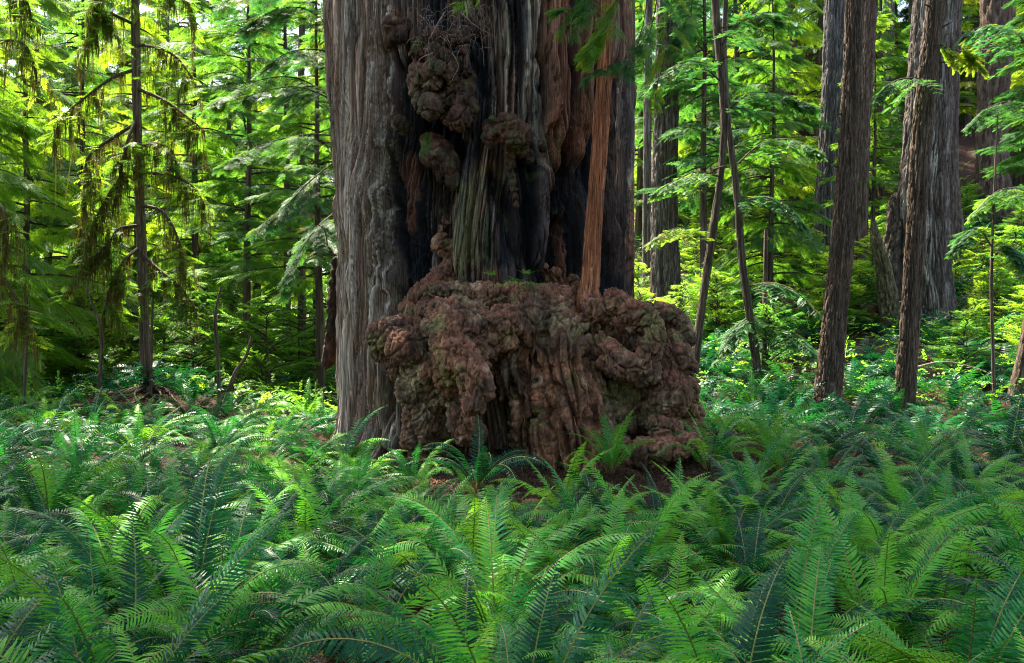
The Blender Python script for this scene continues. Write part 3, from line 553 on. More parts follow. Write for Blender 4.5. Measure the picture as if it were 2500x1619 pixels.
# left background
for i, (u, Y, s, kd) in enumerate([(60, 24, .9, 'hemlock'), (190, 28, 1.0, 'hemlock'), (-60, 21, .8, 'hemlock'), (470, 30, 1.05, 'hemlock'), (600, 26, .8, 'redwood'), (700, 31, 1.0, 'redwood'), (330, 34, 1.2, 'hemlock'), (120, 37, 1.3, 'hemlock'),
        (560, 38, 1.25, 'hemlock'), (770, 36, 1.1, 'hemlock'), (-20, 33, 1.2, 'redwood'), (410, 46, 1.15, 'redwood'), (250, 49, 1.2, 'hemlock'), (660, 49, 1.2, 'hemlock'), (60, 52, 1.3, 'redwood'), (830, 52, 1.3, 'redwood'), (500, 58, 1.4, 'hemlock'), (-120, 30, 1.1, 'hemlock'), (-120, 45, 1.4, 'hemlock'),
        (780, 24, .75, 'redwood'), (930, 40, 1.3, 'hemlock'), (1050, 50, 1.5, 'hemlock')]):
    plant(kd, i, (u-UC)/F*Y, Y, s, kd+'_tree', 'sunlit yellow green %s standing in the wood left of the giant trunk' % kd, 'tree', '%s trees behind, left of the giant trunk' % kd)
for i, (u, Y, s, kd) in enumerate([(1640, 38, 1.1, 'redwood'), (1720, 28, .8, 'redwood'), (1800, 34, 1.0, 'redwood'), (1880, 29, .75, 'hemlock'), (1900, 42, 1.2, 'hemlock'), (1560, 44, 1.3, 'hemlock'), (1750, 50, 1.4, 'hemlock'), (2150, 44, 1.1, 'hemlock'),
        (2330, 47, .9, 'redwood'), (2560, 42, 1.0, 'redwood'), (2365, 56, 1.3, 'hemlock'), (2000, 55, 1.4, 'hemlock'), (2540, 30, .7, 'redwood'), (2230, 60, 1.5, 'redwood'), (1660, 58, 1.5, 'redwood'), (2130, 33, .6, 'redwood'), (1840, 62, 1.6, 'redwood'), (2500, 60, 1.5, 'hemlock'), (2620, 45, 1.3, 'hemlock')]):
    plant(kd, i+1, (u-UC)/F*Y, Y, s, kd+'_tree', 'green %s standing up the slope right of the giant trunk' % kd, 'tree', '%s trees up the slope, right of the giant trunk' % kd)
for i in range(46):
    u = -200+i*2900/45+rng.uniform(-30, 30); Y = rng.uniform(62, 84)
    if 900 < u < 1480: continue
    side = 'left' if u < 1200 else 'right'
    plant(['hemlock', 'redwood'][i % 2], i, (u-UC)/F*Y, Y, rng.uniform(1.7, 2.4)*(1 if side == 'left' else .9), 'distant_conifer', 'hazy bright conifer at the very back of the wood on the %s' % side, 'tree', 'conifers at the very back on the %s' % side)
# the forest goes on behind and beside the photographer; it keeps low sky light off the clearing
for i in range(22):
    a = R(96+(i % 11)*168/10); rr = (14 if i < 11 else 20)+rng.uniform(-1, 3); x, y = rr*math.cos(a-R(90))*0+rr*math.sin(a), rr*math.cos(a)-1
    plant(['hemlock', 'redwood'][i % 2], i, x, y, rng.uniform(.95, 1.3), 'forest_tree', 'tree of the surrounding wood that stands outside the photo frame', 'tree', 'trees outside the frame')
for i in range(7):
    u = [480, 570, 650, 740, 610, 200, 60][i]; Y = [24, 27, 23, 26, 31, 27, 25][i]
    plant('shrub', i, (u-UC)/F*Y, Y, rng.uniform(.65, .95), 'vine_maple', 'thin stemmed vine maple with yellow green leaves between the mossy hemlock and the giant' if u > 400 else 'vine maple with yellow green leaves left of the mossy hemlock', 'small tree', 'vine maples %s' % ('near the giant' if u > 400 else 'at far left'), crown='foliage')
# understory
k = 0
for i in range(230):
    Y = rng.uniform(19, 42); u = rng.uniform(-150, 2600)
    if 850 < u < 1530 and Y < 60: continue
    rt = u > 1500
    if not rt and (i % 6 < 1 or Y < 22): continue
    if abs(u-2030) < 90 and Y < 26 or abs(u-2230) < 110 and Y < 30 or abs(u-340) < 110 and Y < 22.5: continue
    kd = ['shrub', 'shrub', 'young_hemlock', 'shrub'][k % 4]; k += 1
    if rt and kd != 'shrub' and k % 2: kd = 'shrub'
    nm, ca = ('leafy_shrub', 'shrub') if kd == 'shrub' else ('hemlock_sapling', 'sapling')
    s = rng.uniform(.5, 1.0)*(.7 if kd != 'shrub' else 1)*(.56 if rt else .66)
    plant(kd, k, (u-UC)/F*Y, Y, s, nm, ('broadleaf shrub with bright leaves in the understory ' if kd == 'shrub' else 'young feathery hemlock in the understory ')+('up the right slope' if rt else 'left of the giant trunk'), ca, '%ss in the understory %s' % (ca, 'right' if rt else 'left'), crown='foliage' if kd == 'shrub' else 'crown')

# ------------------------------------------------------------------ named trunks right of the giant
def redwood(name, label, pts, wid, Y, key, top=16, crown=True, **kw):
    e = obj(name, None, None, tuple(P(pts[0][0], pts[0][1], Y)), label=label, cat=kw.pop('cat', 'tree'), group=kw.pop('group', None))
    p, t = trunk_obj(e, pts, wid, Y, key, top=top, **kw)
    return e, p
TR = [
 ('redwood_tree', 'tall straight redwood rising just right of the giant trunk', [(1628, 775), (1622, 500), (1626, 300), (1632, 0)], [80, 62, 60, 58], 29, KEY_grey, dict(seed=1, flare=.15, nc=130, n=240, amp=.14)),
 ('redwood_tree', 'pale slender redwood left of the straight trunk beside the giant', [(1577, 790), (1580, 400), (1584, 0)], [22, 20, 19], 33, KEY_grey, dict(seed=2, nc=32)),
 ('redwood_tree', 'thin dark trunk hugging the right edge of the giant', [(1541, 760), (1540, 500), (1543, 200), (1545, -50)], [17, 15, 14, 13], 20, KEY_brown, dict(seed=3, nc=32)),
 ('redwood_tree', 'leaning brown redwood with a curved foot in the ferns', [(2004, 1040), (2022, 960), (2036, 800), (2055, 600), (2070, 400), (2080, 200), (2088, 0)], [78, 66, 58, 54, 50, 46, 43], 18.3, KEY_brown, dict(seed=4, flare=.25, nc=140, n=360, amp=.16)),
 ('redwood_tree', 'grey leaning redwood in front of the widest slope trunk', [(2202, 1030), (2210, 950), (2222, 780), (2236, 560), (2248, 350), (2268, 150), (2286, 0)], [58, 48, 46, 44, 44, 42, 41], 18.8, KEY_brown, dict(seed=5, flare=.2, nc=140, n=360, amp=.16)),
 ('redwood_tree', 'wide fluted redwood with a streaked left side coloured pale as if sunlit on the slope', [(2262, 800), (2258, 700), (2255, 480), (2268, 250), (2283, 0)], [150, 124, 116, 106, 100], 27.5, KEY_grey, dict(seed=6, flare=.12, nc=260, n=320, amp=.12)),
 ('redwood_tree', 'broad dark grey redwood behind the leaning brown trunk', [(2020, 625), (2028, 400), (2038, 200), (2044, 0)], [78, 62, 60, 60], 36, ((.06, .05, .05), (.11, .095, .09), (.2, .18, .17), .5), dict(seed=7, flare=.2, nc=130, n=240, amp=.13)),
 ('redwood_tree', 'brown redwood just right of the leaning brown trunk', [(2095, 680), (2104, 400), (2114, 200), (2126, 0)], [44, 34, 33, 34], 32, KEY_brown, dict(seed=8, flare=.2, amp=.18)),
 ('redwood_tree', 'narrow dark redwood half hidden behind the widest slope trunk', [(2328, 600), (2322, 400), (2325, 200), (2332, 0)], [56, 34, 34, 32], 38, KEY_dark, dict(seed=9, flare=.3)),
 ('redwood_tree', 'stout redwood among leaves near the right edge', [(2425, 545), (2424, 350), (2430, 150), (2436, 0)], [82, 70, 72, 72], 41, KEY_brown, dict(seed=10, flare=.25, amp=.2)),
 ('redwood_tree', 'pale distant redwood between the slope trunks', [(2165, 470), (2168, 250), (2170, 0)], [32, 28, 26], 50, KEY_grey, dict(seed=11)),
 ('redwood_tree', 'distant shaded redwood behind the stout one, near the right edge', [(2382, 430), (2384, 200), (2388, 0)], [26, 24, 22], 58, KEY_dark, dict(seed=12)),
 ('redwood_tree', 'dim distant redwood behind the thin leaning saplings', [(1845, 520), (1848, 250), (1850, 0)], [46, 40, 38], 54, KEY_dark, dict(seed=13)),
 ('redwood_tree', 'second dim distant redwood right of the thin leaning saplings', [(1935, 520), (1932, 250), (1934, 0)], [34, 30, 28], 56, KEY_brown, dict(seed=14)),
 ('redwood_tree', 'dark trunk leaning in at the right edge of the photo', [(2470, 990), (2496, 890), (2512, 800), (2530, 600), (2540, 0)], [44, 36, 32, 30, 28], 19.5, KEY_brown, dict(seed=15, flare=.3, nc=48)),
 ('redwood_tree', 'shaded redwood filling the gap at the far upper right corner', [(2492, 520), (2488, 250), (2484, 0)], [52, 46, 44], 47, KEY_dark, dict(seed=25, amp=.16)),
 ('redwood_tree', 'dim redwood seen between the straight trunk and the bent leaning tree', [(1690, 640), (1686, 300), (1690, 0)], [30, 28, 26], 48, KEY_dark, dict(seed=26, nc=40)),
 ('slender_tree', 'slender dark leaning tree with a bent stem right of the giant', [(1692, 900), (1712, 760), (1738, 580), (1762, 400), (1768, 250), (1750, 60), (1745, -20)], [25, 20, 21, 16, 22, 22, 20], 20.5, KEY_dark, dict(seed=16, nc=28, amp=.15)),
 ('slender_tree', 'slender dark tree crossing behind the bent leaning one', [(1858, 990), (1848, 900), (1828, 760), (1812, 640), (1800, 480), (1778, 300), (1768, 120), (1772, -20)], [26, 22, 20, 19, 18, 15, 14, 13], 21, KEY_dark, dict(seed=17, nc=28, amp=.15)),
 ('slender_tree', 'short thin straight tree right of the crossing slender pair', [(1868, 975), (1866, 850), (1868, 700), (1870, 560)], [17, 14, 12, 8], 21.5, KEY_brown, dict(seed=18, nc=24, top=0)),
 ('slender_tree', 'very thin dark sapling stem in front of the right slope', [(2430, 1000), (2424, 850), (2420, 690), (2426, 500), (2436, 280)], [12, 9, 8, 6, 3], 19, KEY_dark, dict(seed=19, nc=16, top=0)),
 ('slender_tree', 'tiny upright trunk left of the giant, lit from behind', [(628, 760), (626, 600), (624, 480)], [22, 20, 18], 40, KEY_dark, dict(seed=20, nc=20)),
 ('slender_tree', 'shaded trunk just left of the giant trunk', [(738, 900), (736, 600), (734, 300), (738, 0)], [22, 20, 18, 16], 27, KEY_dark, dict(seed=21, nc=24)),
]
for nm, lb, pts, wd, Y, key, kw in TR:
    kw.setdefault('top', 16); e, p = redwood(nm, lb, pts, wd, Y, key, **kw)
for lb_, u0, u1, v0, v1, Y_, w0_ in (('curved foot', 2036, 2088, 800, 0, 18.3, 24), ('grey leaning redwood', 2222, 2286, 780, 0, 18.8, 20), ('bent stem', 1738, 1750, 580, 60, 20.5, 9), ('just right of the giant', 1622, 1632, 600, 0, 29, 26)):
    hs_ = [o for o in COL.objects if o.get('category') == 'tree' and lb_ in o.get('label', '')][0]
    for k in range(6):
        t = rng.uniform(0, 1); sg = rng.choice([-1, 1]); c_ = P(u0+(u1-u0)*t+sg*w0_*.8, v0+(v1-v0)*t, Y_-.05); d_ = np.array([sg*.8, -.5, rng.uniform(-.2, .4)])*rng.uniform(.1, .3)
        V, Fc = tube(np.array([c_-d_*.3, c_+d_*.4, c_+d_]), np.array([.03, .02, .006]), 6); obj('branch_stub', mesh('branch_stub', V-np.array(hs_.location), Fc, M_twig), hs_)
# orange young trunk that stands on the burl
e, p = redwood('young_redwood', 'slim bright orange brown trunk rooted on top of the burl', [(1433, 745), (1440, 690), (1449, 560), (1461, 400), (1471, 250), (1480, 120), (1487, 0)], [62, 48, 42, 40, 39, 38, 37], 12.3, KEY_orange, top=8, seed=30, nc=110, n=420, flare=.06, amp=.13, sink=.15)
# broken snag beside the wide trunk
sn = obj('broken_snag', None, None, tuple(P(2150, 740, 26.5)), label='broken mossy snag leaning beside the widest slope trunk', cat='snag')
trunk_obj(sn, [(2172, 745), (2158, 660), (2140, 590), (2134, 540)], [48, 36, 26, 8], 26.5, KEY_mossy, nc=48, n=90, seed=33, amp=.3, top=None)
sn = obj('tree_stump', None, None, tuple(P(2165, 1030, 18.2)), label='short pale stump at the foot of the grey leaning redwood', cat='stump')
trunk_obj(sn, [(2158, 1035), (2164, 1010), (2170, 985), (2171, 980)], [34, 26, 20, 3], 18.2, KEY_grey, nc=32, n=50, seed=34, amp=.3, top=None)
sn = obj('charred_stump', None, None, tuple(P(2170, 700, 28)), label='tall hollow charred stump touching the widest slope trunk', cat='stump')
trunk_obj(sn, [(2178, 730), (2178, 640), (2182, 560), (2186, 490), (2190, 470)], [66, 54, 40, 26, 8], 27.6, KEY_dark, nc=48, n=90, seed=35, amp=.3, top=None)

e = obj('fallen_branch', None, None, tuple(P(2240, 895, 20)), label='thin pale fallen branch arching over the ferns right of the grey leaning redwood', cat='branch')
V, Fc = tube(interp([P(2236, 898, 20), P(2290, 885, 20), P(2340, 888, 20), P(2400, 905, 19.8)], 30), np.linspace(.03, .012, 30), 7); obj('stick', mesh('stick', V-np.array(e.location), Fc, M_root), e)
# ------------------------------------------------------------------ boughs
def bough(parent, pts, Ls, n, templ, mat, seed, twr=.012, spread=.5, dead=0, hang=.1, name='bough', label=None):
    g = np.random.default_rng(seed); q = interp([np.array(P(*p)) for p in pts], 40); L = np.linalg.norm(np.diff(q, axis=0), axis=1).sum()
    tb = [tube(q, np.linspace(twr, twr*.25, 40), 5)]; pos, D, sc, tn = [], [], [], []
    T = np.gradient(q, axis=0); T /= np.linalg.norm(T, axis=1)[:, None]
    for k in range(n):
        i = int(g.uniform(3, 39)); side = np.cross(T[i], [0, 0, 1]); side /= np.linalg.norm(side)+1e-9; sg = g.choice([-1, 1]); l = spread*L*(1.05-i/42)*g.uniform(.3, 1)
        d = T[i]*.8+side*sg*g.uniform(.5, 1.1)+g.normal(0, .15, 3); d[2] -= hang*g.uniform(.5, 1.5); d /= np.linalg.norm(d); m = 6
        s = np.linspace(0, 1, m); b = q[i]+d*l*s[:, None]; b[:, 2] -= hang*l*s**2; tb.append(tube(b, np.linspace(twr*.4, twr*.12, m), 3))
        for j in range(1, m):
            for sg2 in (-1, 1):
                sd = np.cross(d, [0, 0, 1]); sd /= np.linalg.norm(sd)+1e-9; dd = d*.7+sd*sg2*.7+g.normal(0, .1, 3); dd[2] -= .12
                pos.append(b[j]); D.append(dd); sc.append(Ls*g.uniform(.6, 1.2)); tn.append(np.clip(g.normal(.42, .25), 0, 1) if g.uniform() > dead else 1)
        pos.append(b[-1]); D.append(d); sc.append(Ls); tn.append(np.clip(g.normal(.5, .25), 0, 1))
    o0 = np.array(parent.location) if parent else np.zeros(3)
    pos = np.array(pos)-o0; Q = place(templ, pos, frames(np.array(D), .2, g), np.array(sc))
    bV, bF = join(tb); b = obj(name, mesh('bough', bV-o0, bF, M_twig), parent); 
    if label: b['label'] = label
    obj('needles', quads('needles', Q, mat, np.clip(np.repeat(tn, len(templ))+g.normal(0, .05, len(Q)), 0, 1)), b); return b
T_near = spray(12, 1, .34, .10, .10, rs=9)
T_near2 = spray(11, 1, .36, .075, .10, rs=10)
T_fine = spray(6, 1, .46, .075, .12, two=True, rs=12)
# overhanging boughs of the giant, upper right and left
for i, (pts, Ls, n, sp, mt) in enumerate([
  ([(1500, -330, 11.2), (1470, -120, 10.9), (1420, 10, 10.8), (1370, 25, 10.8)], .20, 22, .42, M_red), ([(1560, -300, 11.2), (1530, -80, 10.8), (1490, 50, 10.6), (1440, 110, 10.5)], .20, 24, .4, M_red),
  ([(1600, -300, 11.5), (1590, -100, 11), (1570, 60, 10.9), (1530, 190, 10.8)], .22, 14, .30, M_red), ([(1620, -200, 11.3), (1600, 20, 11), (1560, 120, 11), (1430, 185, 10.8)], .20, 15, .26, M_redsh),
  ([(1640, -250, 12), (1640, 0, 11.8), (1620, 150, 11.6), (1590, 240, 11.6)], .22, 14, .3, M_red), ([(1700, -200, 12), (1690, 0, 12), (1670, 60, 12), (1640, 110, 12)], .22, 18, .4, M_redsh),
  ([(1250, -160, 11.5), (1200, -60, 11.3), (1160, -10, 11.2), (1100, 10, 11.2)], .10, 12, .3, M_broad)]):
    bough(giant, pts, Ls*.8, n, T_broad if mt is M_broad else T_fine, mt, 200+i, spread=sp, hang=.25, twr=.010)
for i, (pts, Ls, n, sp) in enumerate([
  ([(800, 230, 15.5), (720, 190, 14.5), (620, 200, 14), (500, 260, 13.8)], .24, 30, .32), ([(805, 240, 15), (740, 215, 14), (680, 215, 13.5), (600, 235, 13.2)], .22, 26, .3), ([(810, 400, 15.5), (760, 440, 14.8), (700, 500, 14.4), (620, 560, 14.2)], .22, 30, .34),
  ([(815, 520, 15.5), (770, 560, 15), (720, 640, 14.6), (690, 720, 14.5)], .22, 26, .34), ([(800, 60, 15.5), (740, 20, 14.8), (660, 30, 14.5), (560, 90, 14)], .24, 30, .34), ([(800, -60, 15.5), (720, -80, 14.8), (620, -30, 14.5), (520, 20, 14)], .24, 30, .4),
  ([(810, 330, 15.6), (740, 330, 14.8), (650, 350, 14.4), (540, 400, 14)], .24, 32, .34), ([(815, 130, 15.6), (760, 120, 15), (700, 130, 14.6), (640, 170, 14.4)], .22, 24, .4), ([(790, 560, 15.6), (800, 600, 15), (790, 560, 14), (760, 540, 13.5)], .2, 8, .3)]):
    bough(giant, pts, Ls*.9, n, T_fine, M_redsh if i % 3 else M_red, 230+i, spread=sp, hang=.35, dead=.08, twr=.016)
# little seedlings on the shelf of the burl
for i, (u, v) in enumerate([(1205, 668), (1255, 690), (1285, 665), (1225, 695), (1265, 680), (1305, 695)]):
    e = obj('redwood_seedling', None, None, tuple(P(u, v+14, 12.0)), label='tiny green redwood seedling sprouting on the burl shelf', cat='seedling', group='seedlings on the burl shelf')
    g = np.random.default_rng(300+i); n = 5; a = g.uniform(0, 6.28, n); D = np.stack([np.cos(a), np.sin(a), g.uniform(.1, .5, n)], 1)
    obj('needles', quads('needles', place(T_near2, np.tile([0, 0, .06], (n, 1)), frames(D, .2, g), np.full(n, .17)), M_broad, np.repeat(g.uniform(0, .5, n), len(T_near2))), e)
    obj('stem', mesh('stem', *tube(np.array([[0, 0, -.12], [0, 0, 0], [.01, 0, .08]]), np.array([.006, .005, .003]), 5), M_twig), e)
# boughs of the slender pair and right-hand trees
hosts = {o['label']: o for o in COL.objects if o.get('category') == 'tree' and o.name.startswith(('slender', 'redwood_tree'))}
def host(s): return [o for l, o in hosts.items() if s in l][0]
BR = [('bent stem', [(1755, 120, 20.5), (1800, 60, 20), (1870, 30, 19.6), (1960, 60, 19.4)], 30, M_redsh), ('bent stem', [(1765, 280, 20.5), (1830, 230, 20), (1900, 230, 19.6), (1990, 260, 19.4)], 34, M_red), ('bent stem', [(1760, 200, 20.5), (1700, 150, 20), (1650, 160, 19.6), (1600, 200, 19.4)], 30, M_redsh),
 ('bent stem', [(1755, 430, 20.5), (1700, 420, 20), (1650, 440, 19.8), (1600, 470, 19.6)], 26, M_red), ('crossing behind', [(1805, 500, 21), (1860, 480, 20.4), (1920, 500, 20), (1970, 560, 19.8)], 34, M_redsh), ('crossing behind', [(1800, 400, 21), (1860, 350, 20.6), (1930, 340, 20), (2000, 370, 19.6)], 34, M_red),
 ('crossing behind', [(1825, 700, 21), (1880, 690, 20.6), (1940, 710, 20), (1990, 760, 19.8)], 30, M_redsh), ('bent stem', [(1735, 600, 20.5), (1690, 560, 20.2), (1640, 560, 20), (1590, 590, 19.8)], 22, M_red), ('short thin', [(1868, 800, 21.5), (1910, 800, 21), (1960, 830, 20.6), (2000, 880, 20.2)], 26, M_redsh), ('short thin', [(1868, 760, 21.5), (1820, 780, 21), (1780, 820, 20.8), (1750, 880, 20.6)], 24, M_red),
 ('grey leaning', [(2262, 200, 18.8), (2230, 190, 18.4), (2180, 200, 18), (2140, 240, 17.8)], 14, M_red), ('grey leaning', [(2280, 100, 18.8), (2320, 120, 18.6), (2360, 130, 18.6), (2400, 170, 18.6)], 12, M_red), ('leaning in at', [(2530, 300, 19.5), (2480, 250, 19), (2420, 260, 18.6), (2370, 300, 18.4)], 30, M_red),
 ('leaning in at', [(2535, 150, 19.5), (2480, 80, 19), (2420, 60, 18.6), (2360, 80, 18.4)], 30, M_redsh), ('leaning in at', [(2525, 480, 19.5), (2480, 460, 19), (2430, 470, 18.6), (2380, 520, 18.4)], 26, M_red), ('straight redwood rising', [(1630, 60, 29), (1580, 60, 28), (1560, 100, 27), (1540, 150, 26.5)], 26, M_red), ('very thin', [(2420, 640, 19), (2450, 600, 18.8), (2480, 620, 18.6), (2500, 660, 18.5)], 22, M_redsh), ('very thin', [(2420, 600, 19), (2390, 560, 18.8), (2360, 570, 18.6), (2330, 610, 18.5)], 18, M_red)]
for i, (hs, pts, n, mt) in enumerate(BR):
    h = host(hs if hs != 'straight redwood rising' else 'tall straight'); bough(h, pts, .21, n+14, T_near2, mt, 400+i, spread=.4, hang=.3, twr=.02, dead=.06)

# ------------------------------------------------------------------ mossy hemlock, left
hem = obj('mossy_hemlock', None, None, tuple(P(358, 950, 20.4)), label='dark slim hemlock with drooping moss hung boughs on a low mound', cat='tree')
trunk_obj(hem, [(358, 955), (357, 915), (352, 800), (346, 600), (338, 400), (333, 200), (330, 0)], [46, 27, 25, 24, 22, 22, 21], 20.4, KEY_brown, nc=40, n=260, flare=.55, seed=40, amp=.12, top=9)
def mossy(parent, pts, seed, moss=1.0, needles=12, sprL=.34):
    g = np.random.default_rng(seed); q = interp([P(*p) for p in pts], 50); o0 = np.array(parent.location)
    b = obj('branch', mesh('branch', *(lambda t: (t[0]-o0, t[1]))(tube(q, np.linspace(.045, .012, 50), 6)), M_twig), parent)
    Q = []; T = []
    n = int(400*moss)
    sub = [q]
    for k in range(9):       # side twigs that hang down
        i = int(g.uniform(12, 48)); l = g.uniform(.4, 1.1); s = np.linspace(0, 1, 20)[:, None]; a = g.uniform(0, 6.28); tw = q[i]+l*s*np.array([math.cos(a)*.5, math.sin(a)*.5, -.3])-np.array([0, 0, 1])*l*.5*s*s; sub.append(tw)
    for p in sub:
        m = n if p is q else n//5
        i = g.uniform(len(p)*.12, len(p)-1.01, m); j = i.astype(int); base = p[j]+(p[j+1]-p[j])*(i-j)[:, None]+g.normal(0, .02, (m, 3))
        ln = g.gamma(1.6, .13, m)*(.5+1.3*np.clip(np.sin(i*.55+seed)+.4, 0, 1)); wd = g.uniform(.005, .016, m); a = g.uniform(0, 6.28, m)
        sx = np.stack([np.cos(a), np.sin(a), 0*a], 1)*wd[:, None]; dn = np.stack([g.normal(0, .07, m), g.normal(0, .07, m), -np.ones(m)], 1)*ln[:, None]
        Q.append(np.stack([base-sx*.5, base+sx*.5, base+dn*.6+sx*.45, base+dn*.6-sx*.45], 1)); Q.append(np.stack([base+dn*.6-sx*.45, base+dn*.6+sx*.45, base+dn+sx*.05, base+dn-sx*.05], 1))
        T += list(g.uniform(0, 1, m)*.7); T += list(g.uniform(0, 1, m)*.7)
    obj('hanging_moss', quads('hanging_moss', np.concatenate(Q)-o0, M_moss, T), b)
    if needles:
        pos = np.concatenate([p[g.integers(len(p)//3, len(p), needles)] for p in sub]); m = len(pos); D = np.stack([g.normal(0, 1, m), g.normal(0, 1, m), g.uniform(-.5, 0, m)], 1)
        obj('needles', quads('needles', place(T_hem, pos-o0, frames(D, .2, g), sprL*g.uniform(.6, 1.2, m)), M_hem, np.repeat(g.uniform(0, 1, m), len(T_hem))), b)
HB = [([(330, 170, 20.4), (275, 190, 20.0), (200, 245, 19.6), (150, 290, 19.4), (128, 345, 19.3)], 1.3), ([(336, 300, 20.4), (270, 340, 20.0), (215, 385, 19.8), (205, 460, 19.7), (200, 540, 19.7)], 1.4), ([(333, 215, 20.4), (400, 245, 20.0), (450, 280, 19.8), (500, 320, 19.6)], 1.0),
 ([(340, 420, 20.4), (420, 430, 20.0), (470, 455, 19.8), (500, 500, 19.7)], .7), ([(340, 400, 20.4), (290, 440, 20.0), (240, 520, 19.8), (215, 600, 19.8)], 1.2), ([(345, 550, 20.4), (290, 560, 20), (260, 600, 19.8), (200, 650, 19.7)], 1.3), ([(330, 110, 20.4), (380, 115, 20), (430, 140, 19.8), (470, 190, 19.6)], .7),
 ([(335, 280, 20.4), (310, 350, 20), (290, 440, 19.9), (275, 520, 19.8)], 1.1), ([(330, 60, 20.4), (260, 30, 20), (225, 40, 19.8), (215, 110, 19.7)], 1.2), ([(342, 500, 20.4), (400, 520, 20), (440, 600, 19.8), (450, 680, 19.7)], 1.0), ([(345, 600, 20.4), (300, 640, 20), (270, 700, 19.9), (250, 780, 19.8)], 1.2),
 ([(345, 620, 20.4), (390, 660, 20), (440, 700, 19.8), (480, 760, 19.7)], .8), ([(330, -20, 20.4), (280, -60, 20), (240, -40, 19.8), (230, 30, 19.7)], 1.1), ([(330, -10, 20.4), (400, -40, 20), (450, -10, 19.8), (480, 60, 19.7)], .9), ([(340, 360, 20.4), (380, 350, 20.1), (420, 370, 20), (440, 440, 19.9)], .8)]
for i, (pts, ms) in enumerate(HB): mossy(hem, pts, 500+i, ms)
hem2 = obj('mossy_hemlock', None, None, tuple(P(-40, 960, 19)), label='moss hung hemlock boughs reaching in at the left edge', cat='tree')
trunk_obj(hem2, [(-55, 965), (-60, 600), (-70, 0)], [40, 34, 26], 19, KEY_dark, nc=32, n=120, flare=.3, seed=41, top=9)
for i, pts in enumerate([[(-60, 480, 19), (0, 500, 18.6), (15, 560, 18.4), (10, 640, 18.4)], [(-60, 620, 19), (10, 680, 18.6), (45, 740, 18.4), (60, 800, 18.4)], [(-60, 120, 19), (0, 100, 18.6), (60, 110, 18.4), (90, 180, 18.4)], [(-60, -20, 19), (10, -40, 18.6), (60, -10, 18.4), (80, 60, 18.4)]]): mossy(hem2, pts, 540+i, .9, 8)
# thin crooked saplings left
for i, (pts, wd, Y, lb) in enumerate([([(240, 940), (247, 830), (232, 760), (205, 690)], [9, 8, 6, 4], 19, 'thin crooked bare stem left of the mossy hemlock'), ([(368, 930), (370, 820), (374, 720)], [8, 7, 4], 20, 'thin bare stem just right of the mossy hemlock trunk'), ([(536, 950), (532, 860), (526, 770), (540, 700)], [11, 9, 8, 5], 20, 'thin dark stem between the mossy hemlock and the giant'),
   ([(548, 950), (575, 910), (600, 870), (615, 820)], [14, 12, 9, 5], 19.5, 'leaning mossy stem between the mossy hemlock and the giant'), ([(60, 900), (66, 760), (50, 690), (5, 640)], [8, 7, 6, 4], 18.5, 'curving bare stem near the left edge')]):
    e = obj('bare_sapling', None, None, tuple(P(pts[0][0], pts[0][1], Y)), label=lb, cat='sapling'); trunk_obj(e, pts, wd, Y, KEY_dark, nc=12, n=60, seed=60+i, name='stem', sink=.4)

rp = []
g = np.random.default_rng(91)
for k in range(34):
    a = g.uniform(-.3, 6.5); l = g.uniform(.5, 1.6); s_ = np.linspace(.1, l, 14); x0, y0 = hem.location[0], hem.location[1]
    xx = x0+np.cos(a+.5*np.sin(s_*2+k))*s_; yy = y0+np.sin(a+.5*np.sin(s_*2+k))*s_; rp.append(tube(np.stack([xx, yy, hgt(xx, yy)+.02+.12*np.exp(-s_*3)], 1), np.linspace(.05, .012, 14)*g.uniform(.5, 1), 6))
V, Fc = join(rp); obj('roots', mesh('roots', V-np.array(hem.location), Fc, M_twig), hem)
# ------------------------------------------------------------------ canopy overhead: the giant's own crown, and unseen redwoods added to shade the ferns
def canopy(parent, cx, cy, z0, z1, rad, nb, per, Ls, seed, mat=M_redsh):
    g = np.random.default_rng(seed); pos, D, sc = [], [], []; tb = []
    for k in range(nb):
        z = g.uniform(z0, z1); a = g.uniform(0, 6.28); L = rad*g.uniform(.5, 1.1)*(1-.5*(z-z0)/(z1-z0)); s = np.linspace(0, 1, 8); b = np.stack([cx+np.cos(a)*L*s, cy+np.sin(a)*L*s, z+L*(.1*s-.3*s*s)], 1); tb.append(tube(b, np.linspace(.09, .02, 8), 4))
        q = g.uniform(.15, 1, per); p = np.stack([np.interp(q, s, b[:, i]) for i in range(3)], 1)+g.normal(0, .13*L, (per, 3))*np.array([1, 1, .35]); pos.append(p); D.append(np.stack([np.cos(a)+g.normal(0, .6, per), np.sin(a)+g.normal(0, .6, per), g.normal(-.2, .2, per)], 1)); sc.append(Ls*g.uniform(.7, 1.3, per))
    pos = np.vstack(pos); D = np.vstack(D); sc = np.concatenate(sc); o0 = np.array(parent.location); Q = place(T_near2, pos-o0, frames(D, .3, g), sc)
    obj('crown', quads('crown', Q, mat, np.repeat(g.uniform(0, .8, len(pos)), len(T_near2))), parent); V, Fc = join(tb); obj('limbs', mesh('limbs', V-o0, Fc, M_twig), parent)
canopy(giant, -.9, 15, 13, 34, 7.5, 120, 60, .95, 700)
